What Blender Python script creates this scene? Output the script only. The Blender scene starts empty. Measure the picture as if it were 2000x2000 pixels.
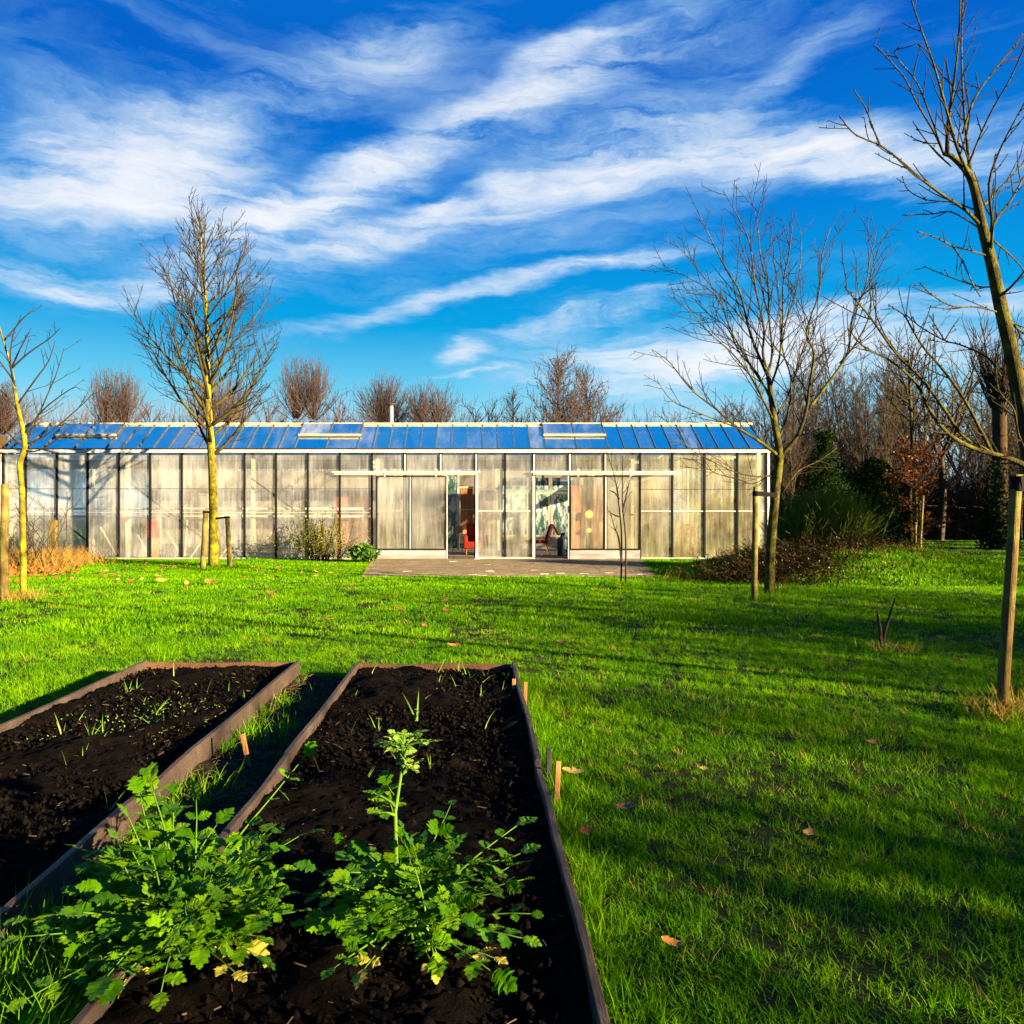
import bpy, math, random
import numpy as np
from mathutils import Vector, Matrix, Quaternion

# ------------------------------------------------------------------ camera, world, sun, exposure
SC = bpy.context.scene
COL = SC.collection
F, CX, CY, EYE = 1500.0, 925.0, 1005.0, 1.35      # focal length / principal point in photo pixels, eye height in m
R = math.radians

cam_d = bpy.data.cameras.new('camera')
cam = bpy.data.objects.new('camera', cam_d)
COL.objects.link(cam)
cam.location = (0, 0, EYE)
cam.rotation_euler = (R(90), 0, 0)
cam_d.sensor_width = 36.0
cam_d.lens = F / 2000.0 * 36.0
cam_d.shift_x = (1000 - CX) / 2000.0
cam_d.shift_y = (CY - 1000) / 2000.0
cam_d.clip_start = 0.05
cam_d.clip_end = 3000
SC.camera = cam

SC.view_settings.view_transform = 'Standard'
SC.view_settings.look = 'None'
SC.view_settings.gamma = 1
SC.view_settings.use_curve_mapping = False
EXPO = 2.9
SC.view_settings.exposure = EXPO

SUN_EL, SUN_AZ = R(13.5), R(121)                   # azimuth clockwise from +Y: low, from behind on the right
sun_vec = Vector((math.sin(SUN_AZ) * math.cos(SUN_EL), math.cos(SUN_AZ) * math.cos(SUN_EL), math.sin(SUN_EL)))
sd = bpy.data.lights.new('sun', 'SUN')
sd.energy = 5.0
sd.angle = R(0.5)
sd.color = (1.0, 0.78, 0.46)
so = bpy.data.objects.new('sun', sd)
COL.objects.link(so)
so.rotation_euler = (-sun_vec).to_track_quat('-Z', 'Y').to_euler()


class NT:
    """tiny node-tree writer"""
    def __init__(self, tree):
        self.t = tree

    def n(self, typ, ins=None, **props):
        nd = self.t.nodes.new(typ)
        for k, v in props.items():
            setattr(nd, k, v)
        for k, v in (ins or {}).items():
            s = nd.inputs[k]
            if hasattr(v, 'is_output') or isinstance(v, bpy.types.NodeSocket):
                self.t.links.new(v, s)
            else:
                if s.type == 'RGBA' and len(v) == 3:
                    v = (*v, 1)
                s.default_value = v
        return nd

    def math(self, op, a, b=0.0, c=0.0, clamp=False):
        nd = self.n('ShaderNodeMath', {0: a, 1: b, 2: c}, operation=op)
        nd.use_clamp = clamp
        return nd.outputs[0]

    def vm(self, op, a, b=(0, 0, 0)):
        nd = self.n('ShaderNodeVectorMath', {0: a, 1: b}, operation=op)
        return nd.outputs['Value'] if op == 'DOT_PRODUCT' else nd.outputs[0]

    def mix(self, f, a, b, mode='MIX'):
        nd = self.n('ShaderNodeMix', data_type='RGBA', blend_type=mode)
        for i, v in ((0, f), (6, a), (7, b)):
            s = nd.inputs[i]
            if isinstance(v, bpy.types.NodeSocket):
                self.t.links.new(v, s)
            else:
                s.default_value = v if i == 0 else ((*v, 1) if len(v) == 3 else v)
        return nd.outputs[2]

    def ramp(self, f, stops):
        nd = self.n('ShaderNodeValToRGB', {0: f})
        cr = nd.color_ramp
        while len(cr.elements) < len(stops):
            cr.elements.new(0.5)
        for e, (p, c) in zip(cr.elements, stops):
            e.position = p
            e.color = (*c, 1) if not isinstance(c, (int, float)) else (c, c, c, 1)
        return nd.outputs[0]

    def noise(self, vec, scale, detail=4, rough=0.55, dist=0.0):
        nd = self.n('ShaderNodeTexNoise', {'Vector': vec, 'Scale': scale, 'Detail': detail, 'Roughness': rough, 'Distortion': dist})
        return nd

    def mapping(self, vec, scale=(1, 1, 1), rot=(0, 0, 0), loc=(0, 0, 0)):
        return self.n('ShaderNodeMapping', {'Vector': vec, 'Location': loc, 'Rotation': rot, 'Scale': scale}).outputs[0]


def pix_dir(px, py):
    return Vector(((px - CX) / F, 1.0, (CY - py) / F)).normalized()


W = bpy.data.worlds.new('World')
SC.world = W
W.use_nodes = True
W.node_tree.nodes.clear()
w = NT(W.node_tree)
D = w.n('ShaderNodeTexCoord').outputs['Generated']
sky = w.n('ShaderNodeTexSky', sky_type='NISHITA', sun_disc=False, sun_elevation=SUN_EL, sun_rotation=SUN_AZ)
sky.ozone_density = 4.0
sky.air_density = 1.0
sky.dust_density = 0.4
sx = w.n('ShaderNodeSeparateXYZ', {0: D})
blue = w.ramp(sx.outputs['Z'], [(0.0, (0.74, 0.92, 0.99)), (0.10, (0.46, 0.83, 0.98)), (0.16, (0.15, 0.65, 0.94)), (0.235, (0.0, 0.39, 0.83)),
                                (0.35, (0.0, 0.235, 0.75)), (0.50, (0.0, 0.125, 0.62)), (0.75, (0.0, 0.27, 0.76)), (1.0, (0.0, 0.29, 0.78))])
# cloud streaks: noise stretched along lines that rise gently to the right
warp = w.noise(w.mapping(D, (2.2, 2.2, 6.5), (0, R(15), 0)), 1.6, 6, 0.6)
wv = w.vm('SUBTRACT', warp.outputs['Color'], (0.5, 0.5, 0.5))
wv = w.n('ShaderNodeVectorMath', {0: wv, 'Scale': 0.11}, operation='SCALE').outputs[0]
Dw = w.vm('ADD', D, wv)
streak = w.noise(w.mapping(Dw, (1.3, 1.3, 7.5), (0, R(15), 0)), 2.6, 9, 0.62).outputs['Fac']
fine = w.noise(w.mapping(Dw, (1.0, 1.0, 2.2), (0, R(22), 0)), 9.0, 8, 0.65).outputs['Fac']
broad = w.noise(w.mapping(D, (0.9, 0.9, 2.4), (0, R(15), 0), (3.1, 0.4, 1.7)), 1.6, 3, 0.5).outputs['Fac']
# the larger clouds: centre, half length and half width (photo pixels seen from the garden), tilt in degrees, weight
CLOUDS = [(215, 300, 330, 120, 3, 1.15), (330, 400, 420, 95, -6, 0.5), (740, 330, 400, 46, 24, 1.0), (560, 430, 330, 60, 22, 0.5), (1090, 170, 300, 60, 22, 0.55),
          (1400, 300, 380, 82, 2, 1.2), (1700, 310, 260, 60, -4, 0.65), (980, 395, 340, 46, 13, 0.95), (700, 470, 300, 46, 17, 0.55),
          (60, 535, 170, 36, -8, 0.9), (260, 560, 260, 40, 0, 0.35), (1090, 540, 260, 26, 10, 1.0), (760, 610, 270, 26, 14, 0.75), (1300, 515, 120, 20, 4, 0.6),
          (1120, 625, 260, 22, 12, 0.7), (1330, 690, 330, 70, 5, 0.85), (1840, 600, 330, 38, 5, 1.0), (1750, 700, 320, 90, 0, 0.8),
          (905, 690, 55, 22, 6, 1.3), (1160, 525, 90, 18, 12, 0.8), (975, 360, 60, 26, 10, 0.7), (845, 395, 40, 18, 20, 0.6), (930, 725, 130, 10, 6, 0.5), (1100, 95, 110, 30, 30, 0.7), (1280, 60, 300, 70, 14, 0.5),
          (1560, 120, 170, 40, 40, 0.35), (700, 120, 330, 70, 25, 0.38), (720, 80, 50, 16, 0, 0.45), (250, 450, 460, 130, 0, 0.38), (430, 545, 420, 60, 8, 0.38), (1330, 720, 460, 110, 0, 0.6), (560, 210, 380, 110, 20, 0.3), (1000, 480, 420, 60, 14, 0.3), (1250, 200, 420, 90, 15, 0.28), (1930, 300, 200, 90, 20, 0.6), (30, 260, 60, 20, 0, 0.5)]
acc = None
for (px, py, hl, hw, tilt, wt) in CLOUDS:
    c = pix_dir(px, py)
    t = R(tilt)
    k = F / c.y                                     # metres-free: pixel extents to direction extents
    e1 = Vector((math.cos(t), 0, math.sin(t)))
    e1 = (e1 - c * e1.dot(c)).normalized()
    e2 = c.cross(e1).normalized()
    q = w.vm('DOT_PRODUCT', Dw, tuple(e1 * (k / hl * 0.95)))
    r_ = w.vm('DOT_PRODUCT', Dw, tuple(e2 * (k / hw * 0.95)))
    m = w.math('SUBTRACT', 1.0, w.math('MULTIPLY', w.math('MULTIPLY_ADD', q, q, w.math('MULTIPLY', r_, r_)), 0.62), clamp=True)
    m = w.math('MULTIPLY', m, m)
    acc = w.math('MULTIPLY_ADD', m, wt, acc if acc is not None else 0.0)
front = w.n('ShaderNodeMapRange', {'Value': sx.outputs['Y'], 'From Min': 0.1, 'From Max': 0.4}).outputs[0]
acc = w.math('MULTIPLY', acc, front)
fib = w.noise(w.mapping(Dw, (1.5, 1.5, 19.0), (0, R(17), 0), (0.3, 0.1, 0.7)), 3.4, 8, 0.7).outputs['Fac']
tex = w.math('MULTIPLY_ADD', w.math('SUBTRACT', streak, 0.5), 2.1, w.math('MULTIPLY', w.math('SUBTRACT', fine, 0.5), 1.3))
tex = w.math('MULTIPLY_ADD', w.math('SUBTRACT', fib, 0.5), 1.6, tex)
dens = w.math('MULTIPLY', acc, w.math('ADD', tex, 0.82))
veil = w.math('MULTIPLY', w.math('SUBTRACT', w.math('ADD', broad, w.math('MULTIPLY', streak, 1.3)), 1.10), 0.85, clamp=True)
dens = w.math('ADD', dens, w.math('ADD', veil, w.math('MULTIPLY_ADD', w.math('SUBTRACT', fib, 0.5), 0.22, w.math('MULTIPLY', w.math('SUBTRACT', fine, 0.5), 0.10))))
dens = w.math('MAXIMUM', w.math('SUBTRACT', dens, 0.075), 0.0)
dens = w.math('SUBTRACT', 1.0, w.math('EXPONENT', w.math('MULTIPLY', w.math('POWER', dens, 1.2), -1.45)))
ccol = w.mix(w.math('POWER', dens, 1.5), (0.27, 0.63, 0.96), (0.97, 0.97, 1.0))
skyb = w.n('ShaderNodeVectorMath', {0: sky.outputs[0], 'Scale': 0.05}, operation='SCALE').outputs[0]
blue = w.mix(0.05, blue, skyb)
final = w.mix(dens, blue, ccol)
SKY_STRENGTH = 0.10
final = w.n('ShaderNodeVectorMath', {0: final, 'Scale': 1.0 / SKY_STRENGTH / 2 ** EXPO}, operation='SCALE').outputs[0]
bg = w.n('ShaderNodeBackground', {0: final, 1: SKY_STRENGTH})
wo = w.n('ShaderNodeOutputWorld', {0: bg.outputs[0]})
SC.cycles.max_bounces = 8
SC.cycles.diffuse_bounces = 3
SC.cycles.glossy_bounces = 3
SC.cycles.transmission_bounces = 6
SC.cycles.transparent_max_bounces = 16
SC.cycles.sample_clamp_indirect = 4.0
SC.cycles.caustics_reflective = False
SC.cycles.caustics_refractive = False

# ------------------------------------------------------------------ helpers
rng = random.Random(7)


def P(px, py, d):
    return Vector(((px - CX) / F * d, d, EYE - (py - CY) / F * d))


def G(px, py):
    d = EYE * F / (py - CY)
    return Vector(((px - CX) / F * d, d, 0.0))


def tag(o, label=None, cat=None, group=None, kind=None):
    if label:
        o['label'] = label
    if cat:
        o['category'] = cat
    if group:
        o['group'] = group
    if kind:
        o['kind'] = kind
    return o


def thing(name, loc, label, cat, group=None, rz=0.0):
    o = bpy.data.objects.new(name, None)
    o.empty_display_size = 0.2
    COL.objects.link(o)
    o.location = loc
    o.rotation_euler = (0, 0, rz)
    return tag(o, label, cat, group)


def put(name, mesh, parent=None, loc=(0, 0, 0), rot=None, scale=None):
    o = bpy.data.objects.new(name, mesh)
    COL.objects.link(o)
    o.parent = parent
    o.location = loc
    if rot is not None:
        o.rotation_euler = rot
    if scale is not None:
        o.scale = scale
    return o


def copy_tree(o, parent=None):
    c = o.copy()
    COL.objects.link(c)
    if parent is not None:
        c.parent = parent
    for ch in list(o.children):
        copy_tree(ch, c)
    return c


class MB:
    def __init__(self):
        self.v, self.f = [], []

    def poly(self, pts, faces):
        b = len(self.v)
        self.v.extend([tuple(p) for p in pts])
        self.f.extend([tuple(b + i for i in f) for f in faces])

    def box(self, a, b):
        x0, y0, z0 = a
        x1, y1, z1 = b
        self.poly([(x0, y0, z0), (x1, y0, z0), (x1, y1, z0), (x0, y1, z0), (x0, y0, z1), (x1, y0, z1), (x1, y1, z1), (x0, y1, z1)],
                  [(3, 2, 1, 0), (4, 5, 6, 7), (0, 1, 5, 4), (1, 2, 6, 5), (2, 3, 7, 6), (3, 0, 4, 7)])
        return self

    def bar(self, a, b, wx, wy, up=(0, 0, 1)):
        """rectangular bar from a to b"""
        a, b = Vector(a), Vector(b)
        d = (b - a).normalized()
        s = d.cross(Vector(up))
        if s.length < 1e-4:
            s = d.cross(Vector((0, 1, 0)))
        s.normalize()
        u = s.cross(d).normalized()
        q = [(-wx / 2, -wy / 2), (wx / 2, -wy / 2), (wx / 2, wy / 2), (-wx / 2, wy / 2)]
        self.poly([a + s * i + u * j for i, j in q] + [b + s * i + u * j for i, j in q],
                  [(0, 1, 2, 3), (7, 6, 5, 4), (0, 4, 5, 1), (1, 5, 6, 2), (2, 6, 7, 3), (3, 7, 4, 0)])
        return self

    def tube(self, pts, rad, n=5, cap=True):
        pts = [Vector(p) for p in pts]
        m = len(pts)
        if not hasattr(rad, '__len__'):
            rad = [rad] * m
        b0 = len(self.v)
        d = (pts[1] - pts[0]).normalized()
        u = d.orthogonal().normalized()
        cs = [(math.cos(2 * math.pi * k / n), math.sin(2 * math.pi * k / n)) for k in range(n)]
        for i, p in enumerate(pts):
            d = (pts[min(i + 1, m - 1)] - pts[max(i - 1, 0)])
            if d.length < 1e-9:
                d = Vector((0, 0, 1))
            d.normalize()
            u = (u - d * u.dot(d))
            u = u.normalized() if u.length > 1e-6 else d.orthogonal().normalized()
            s = d.cross(u)
            r = rad[i]
            for c, sn in cs:
                self.v.append((p.x + (u.x * c + s.x * sn) * r, p.y + (u.y * c + s.y * sn) * r, p.z + (u.z * c + s.z * sn) * r))
        for i in range(m - 1):
            a = b0 + i * n
            for k in range(n):
                k2 = (k + 1) % n
                self.f.append((a + k, a + k2, a + n + k2, a + n + k))
        if cap:
            self.f.append(tuple(b0 + k for k in range(n))[::-1])
            self.f.append(tuple(b0 + (m - 1) * n + k for k in range(n)))
        return self

    def lathe(self, prof, n=16, origin=(0, 0, 0)):
        ox, oy, oz = origin
        b0 = len(self.v)
        for r, z in prof:
            for k in range(n):
                a = 2 * math.pi * k / n
                self.v.append((ox + r * math.cos(a), oy + r * math.sin(a), oz + z))
        for i in range(len(prof) - 1):
            a = b0 + i * n
            for k in range(n):
                k2 = (k + 1) % n
                self.f.append((a + k, a + k2, a + n + k2, a + n + k))
        self.f.append(tuple(b0 + k for k in range(n))[::-1])
        self.f.append(tuple(b0 + (len(prof) - 1) * n + k for k in range(n)))
        return self

    def mesh(self, name, mat, origin=(0, 0, 0), smooth=False):
        me = bpy.data.meshes.new(name)
        v = self.v
        if any(origin):
            ox, oy, oz = origin
            v = [(x - ox, y - oy, z - oz) for x, y, z in v]
        me.from_pydata(v, [], self.f)
        if smooth:
            me.polygons.foreach_set('use_smooth', [True] * len(me.polygons))
        me.materials.append(mat)
        me.update()
        return me

    def build(self, name, mat, parent=None, origin=(0, 0, 0), smooth=False):
        return put(name, self.mesh(name, mat, origin, smooth), parent)


def bevel(o, wd=0.004, seg=1):
    m = o.modifiers.new('edge', 'BEVEL')
    m.width = wd
    m.segments = seg
    m.limit_method = 'ANGLE'
    return o


# ------------------------------------------------------------------ materials
MATS = {}


def newmat(name):
    m = bpy.data.materials.new(name)
    m.use_nodes = True
    m.node_tree.nodes.clear()
    MATS[name] = m
    t = NT(m.node_tree)
    return m, t


def finish(t, shader, disp=None):
    t.n('ShaderNodeOutputMaterial', {0: shader})


def simple(name, c1, c2, scale=6, rough=0.7, detail=5, stretch=(1, 1, 1), bump=0.0, metallic=0.0, spec=0.3, bscale=None, obj=False, c3=None, s3=1.0, randv=0.0):
    c1, c2 = [tuple(v * 0.7 for v in c) for c in (c1, c2)]
    c3 = tuple(v * 0.7 for v in c3) if c3 else None
    m, t = newmat(name)
    tc = t.n('ShaderNodeTexCoord').outputs['Object'] if obj else t.n('ShaderNodeNewGeometry').outputs['Position']
    v = t.mapping(tc, stretch)
    nz = t.noise(v, scale, detail, 0.6).outputs['Fac']
    f = t.n('ShaderNodeMapRange', {'Value': nz, 'From Min': 0.32, 'From Max': 0.68}).outputs[0]
    col = t.mix(f, c1, c2)
    if c3:
        n3 = t.noise(tc, s3, 5, 0.65).outputs['Fac']
        f3 = t.n('ShaderNodeMapRange', {'Value': n3, 'From Min': 0.48, 'From Max': 0.62}).outputs[0]
        col = t.mix(f3, col, c3)
    if randv:
        rn = t.n('ShaderNodeObjectInfo').outputs['Random']
        k = t.math('MULTIPLY_ADD', rn, randv, 1 - randv / 2)
        col = t.n('ShaderNodeVectorMath', {0: col, 'Scale': k}, operation='SCALE').outputs[0]
    b = t.n('ShaderNodeBsdfPrincipled', {'Base Color': col, 'Roughness': rough, 'Metallic': metallic, 'Specular IOR Level': spec})
    if bump:
        nb = t.noise(v, bscale or scale * 3, 6, 0.65).outputs['Fac']
        bp = t.n('ShaderNodeBump', {'Height': nb, 'Strength': min(1, bump), 'Distance': 0.02})
        t.t.links.new(bp.outputs[0], b.inputs['Normal'])
    finish(t, b.outputs[0])
    return m


def leafmat(name, cols, scale=3.0, transl=0.35, rough=0.5, spec=0.06, attr=None):
    if not attr:
        cols = [tuple(v * 0.78 for v in c) for c in cols]
    """two-sided leaf: diffuse + translucent + slight gloss, colour varies by place and by copy"""
    m, t = newmat(name)
    pos = t.n('ShaderNodeNewGeometry').outputs['Position']
    nz = t.noise(pos, scale, 4, 0.6).outputs['Fac']
    rn = t.n('ShaderNodeObjectInfo').outputs['Random']
    f = t.math('ADD', t.math('MULTIPLY', t.math('SUBTRACT', nz, 0.5), 1.6), t.math('MULTIPLY_ADD', rn, 0.7, 0.15), clamp=True)
    if attr:
        at = t.n('ShaderNodeAttribute', attribute_name=attr).outputs['Fac']
        f = t.math('ADD', t.math('MULTIPLY', f, 0.65), t.math('MULTIPLY', at, 0.35), clamp=True)
    col = t.ramp(f, [(i / (len(cols) - 1), c) for i, c in enumerate(cols)])
    d = t.n('ShaderNodeBsdfDiffuse', {0: col})
    tr = t.n('ShaderNodeBsdfTranslucent', {0: col})
    mx = t.n('ShaderNodeMixShader', {0: transl, 1: d.outputs[0], 2: tr.outputs[0]})
    gl = t.n('ShaderNodeBsdfGlossy', {0: (0.8, 0.85, 0.8), 'Roughness': rough})
    fr = t.n('ShaderNodeFresnel', {0: 1.3})
    mx2 = t.n('ShaderNodeMixShader', {0: t.math('MULTIPLY', fr.outputs[0], spec), 1: mx.outputs[0], 2: gl.outputs[0]})
    finish(t, mx2.outputs[0])
    return m


M_bark_moss = simple('mossy_bark', (0.25, 0.21, 0.012), (0.06, 0.045, 0.012), 13, 0.9, 8, (1, 1, 0.6), 1.0, c3=(0.34, 0.31, 0.014), s3=4.5, spec=0.1)
M_bark_olive = simple('olive_bark', (0.08, 0.066, 0.012), (0.022, 0.016, 0.008), 22, 0.9, 8, (1, 1, 0.45), 1.0, c3=(0.13, 0.12, 0.010), s3=6.0, spec=0.1)
M_twig = simple('twig_bark', (0.05, 0.035, 0.02), (0.028, 0.02, 0.016), 3, 0.85, spec=0.1)
M_twig_moss = simple('mossy_twig_bark', (0.038, 0.030, 0.012), (0.02, 0.016, 0.012), 3, 0.85, spec=0.1)
M_limb_moss = simple('mossy_limb_bark', (0.085, 0.072, 0.014), (0.035, 0.027, 0.012), 7, 0.85, spec=0.1)
M_bark_brown = simple('brown_bark', (0.085, 0.050, 0.020), (0.022, 0.014, 0.008), 7, 0.9, 8, (1, 1, 0.3), 1.0, spec=0.1)
M_twig_red = simple('reddish_twig', (0.10, 0.06, 0.042), (0.06, 0.038, 0.034), 0.8, 0.85, randv=0.5)
M_wood_bark = simple('woodland_bark', (0.060, 0.036, 0.014), (0.026, 0.016, 0.008), 1.2, 0.9, randv=0.6)
M_stake = simple('stake_wood', (0.24, 0.155, 0.045), (0.10, 0.065, 0.022), 7, 0.85, 8, (6, 6, 0.5), 1.0, c3=(0.26, 0.23, 0.05), s3=4, spec=0.1)
M_black = simple('black_rubber', (0.006, 0.006, 0.006), (0.01, 0.01, 0.01), 5, 0.8, spec=0.05)
M_board = simple('weathered_board', (0.15, 0.06, 0.022), (0.07, 0.03, 0.014), 5, 0.75, 7, (7, 1.2, 7), 0.6, c3=(0.16, 0.08, 0.035), s3=3)
M_board_grey = simple('grey_weathered_board', (0.066, 0.038, 0.028), (0.034, 0.022, 0.019), 5, 0.6, 7, (9, 1.0, 9), 0.7, c3=(0.075, 0.05, 0.036), s3=3)
M_peg = simple('peg_wood', (0.45, 0.20, 0.06), (0.28, 0.12, 0.04), 8, 0.8, 5, (4, 4, 0.6), 0.4)
M_soil = simple('black_soil', (0.005, 0.0032, 0.0024), (0.002, 0.0014, 0.0011), 16, 0.95, 9, bump=1.0, bscale=70, c3=(0.010, 0.006, 0.004), s3=11, spec=0.03)
M_clod = simple('soil_clod', (0.009, 0.006, 0.004), (0.003, 0.002, 0.0014), 20, 0.95, bump=0.8, bscale=60, spec=0.05)
M_straw = simple('dry_litter', (0.10, 0.06, 0.03), (0.05, 0.03, 0.016), 5, 0.9)
M_lawnsoil = simple('lawn_earth', (0.040, 0.060, 0.008), (0.012, 0.012, 0.006), 24, 0.95, 8, bump=0.8, bscale=40, c3=(0.05, 0.045, 0.015), s3=31, spec=0.05)
M_alu = simple('white_aluminium', (0.56, 0.53, 0.48), (0.42, 0.38, 0.32), 3, 0.45, 5, (1, 1, 1), spec=0.4, c3=(0.66, 0.62, 0.52), s3=2)
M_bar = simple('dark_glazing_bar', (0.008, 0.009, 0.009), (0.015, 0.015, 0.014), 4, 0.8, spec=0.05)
M_roofbar = simple('roof_bar', (0.085, 0.078, 0.07), (0.045, 0.042, 0.04), 4, 0.7, spec=0.1)
M_ridge = simple('ridge_cap', (0.66, 0.55, 0.34), (0.48, 0.40, 0.26), 3, 0.6)
M_rust = simple('rail_rust', (0.62, 0.54, 0.36), (0.36, 0.22, 0.10), 5, 0.55, 6, (0.6, 6, 6))
M_marble = simple('kick_panel', (0.40, 0.38, 0.37), (0.16, 0.15, 0.15), 1.6, 0.55, 6, (0.6, 1, 2.2))
M_brace = simple('dark_brace', (0.03, 0.03, 0.03), (0.045, 0.04, 0.035), 4, 0.6)
M_pipe = simple('pale_pipe', (0.72, 0.64, 0.46), (0.55, 0.47, 0.32), 3, 0.55)
M_metal = simple('flue_metal', (0.62, 0.62, 0.62), (0.48, 0.48, 0.47), 5, 0.35, metallic=0.6)
M_paver = simple('paver_brick', (0.28, 0.19, 0.12), (0.17, 0.115, 0.07), 2.2, 0.85, 5, bump=0.3, randv=0.7, c3=(0.16, 0.14, 0.05), s3=1.1)
M_palepaver = simple('pale_paver', (0.70, 0.62, 0.50), (0.55, 0.48, 0.38), 5, 0.8)
M_joint = simple('paver_joint', (0.05, 0.04, 0.025), (0.03, 0.035, 0.015), 4, 0.95)
M_floor = simple('greenhouse_floor', (0.30, 0.23, 0.16), (0.17, 0.13, 0.09), 1.5, 0.9)
M_wood = simple('cabinet_wood', (0.50, 0.20, 0.05), (0.32, 0.12, 0.035), 3, 0.6, 6, (5, 5, 0.5))
M_redcloth = simple('red_cloth', (0.52, 0.035, 0.012), (0.38, 0.022, 0.010), 7, 0.85)
M_darkred = simple('dark_red_cloth', (0.16, 0.02, 0.015), (0.09, 0.014, 0.012), 7, 0.85)
M_cream = simple('cream_paint', (0.72, 0.64, 0.42), (0.58, 0.50, 0.32), 4, 0.6)
M_teal = simple('teal_paint', (0.30, 0.46, 0.42), (0.22, 0.36, 0.33), 4, 0.6)
M_greyboard = simple('plywood', (0.40, 0.33, 0.27), (0.30, 0.25, 0.2), 3, 0.8)
M_ochre = simple('ochre_board', (0.50, 0.26, 0.05), (0.38, 0.19, 0.04), 3, 0.8)
M_redplastic = simple('red_plastic', (0.5, 0.02, 0.02), (0.42, 0.015, 0.015), 3, 0.4)
M_navy = simple('navy_bin', (0.03, 0.05, 0.085), (0.02, 0.035, 0.06), 3, 0.5)

M_backglass = leafmat('frosted_back_glass', [(0.42, 0.34, 0.26), (0.70, 0.62, 0.52)], 1.1, 0.55)
M_grass = leafmat('grass_blade', [(0.018, 0.09, 0.002), (0.055, 0.19, 0.001), (0.14, 0.30, 0.001), (0.29, 0.41, 0.002)], 1.1, 0.42, 0.5, 0.04, 'tint')
M_drygrass = leafmat('dry_grass_blade', [(0.32, 0.16, 0.03), (0.46, 0.28, 0.06), (0.50, 0.34, 0.09)], 2, 0.4)
M_celery = leafmat('celery_leaf', [(0.022, 0.10, 0.001), (0.07, 0.20, 0.002), (0.17, 0.32, 0.004)], 5, 0.45, 0.5, 0.03)
M_celerypale = leafmat('celery_pale_leaf', [(0.10, 0.24, 0.02), (0.20, 0.34, 0.035), (0.28, 0.40, 0.06)], 8, 0.35)
M_yellowleaf = leafmat('yellowed_leaf', [(0.42, 0.36, 0.04), (0.58, 0.48, 0.08)], 9, 0.35)
M_stalk = leafmat('celery_stalk', [(0.06, 0.15, 0.012), (0.11, 0.21, 0.02)], 5, 0.1)
M_shoot = leafmat('shoot_leaf', [(0.07, 0.20, 0.02), (0.16, 0.30, 0.03), (0.28, 0.32, 0.06)], 4, 0.3)
M_shrubleaf = leafmat('shrub_leaf', [(0.09, 0.11, 0.008), (0.22, 0.21, 0.012), (0.36, 0.30, 0.02)], 3, 0.35)
M_darkleaf = leafmat('dark_leaf', [(0.02, 0.07, 0.008), (0.05, 0.13, 0.012), (0.09, 0.18, 0.02)], 3, 0.3)
M_conifer = leafmat('conifer_needle', [(0.008, 0.022, 0.006), (0.014, 0.036, 0.008), (0.024, 0.045, 0.009)], 1.5, 0.1, 0.6, 0.0)
M_beech = leafmat('beech_leaf', [(0.15, 0.045, 0.009), (0.24, 0.075, 0.012), (0.32, 0.12, 0.02)], 2, 0.35)
M_litter = leafmat('fallen_leaf_brown', [(0.20, 0.06, 0.02), (0.36, 0.12, 0.03), (0.46, 0.22, 0.06)], 3, 0.25)
M_litter2 = leafmat('fallen_leaf_yellow', [(0.44, 0.30, 0.06), (0.55, 0.40, 0.10)], 3, 0.3)
M_broom = leafmat('broom_twig', [(0.05, 0.07, 0.012), (0.10, 0.12, 0.018), (0.16, 0.16, 0.03)], 2, 0.1)
M_bramble = leafmat('bramble_leaf', [(0.055, 0.035, 0.012), (0.10, 0.06, 0.018), (0.10, 0.10, 0.02)], 1.2, 0.25)


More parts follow.
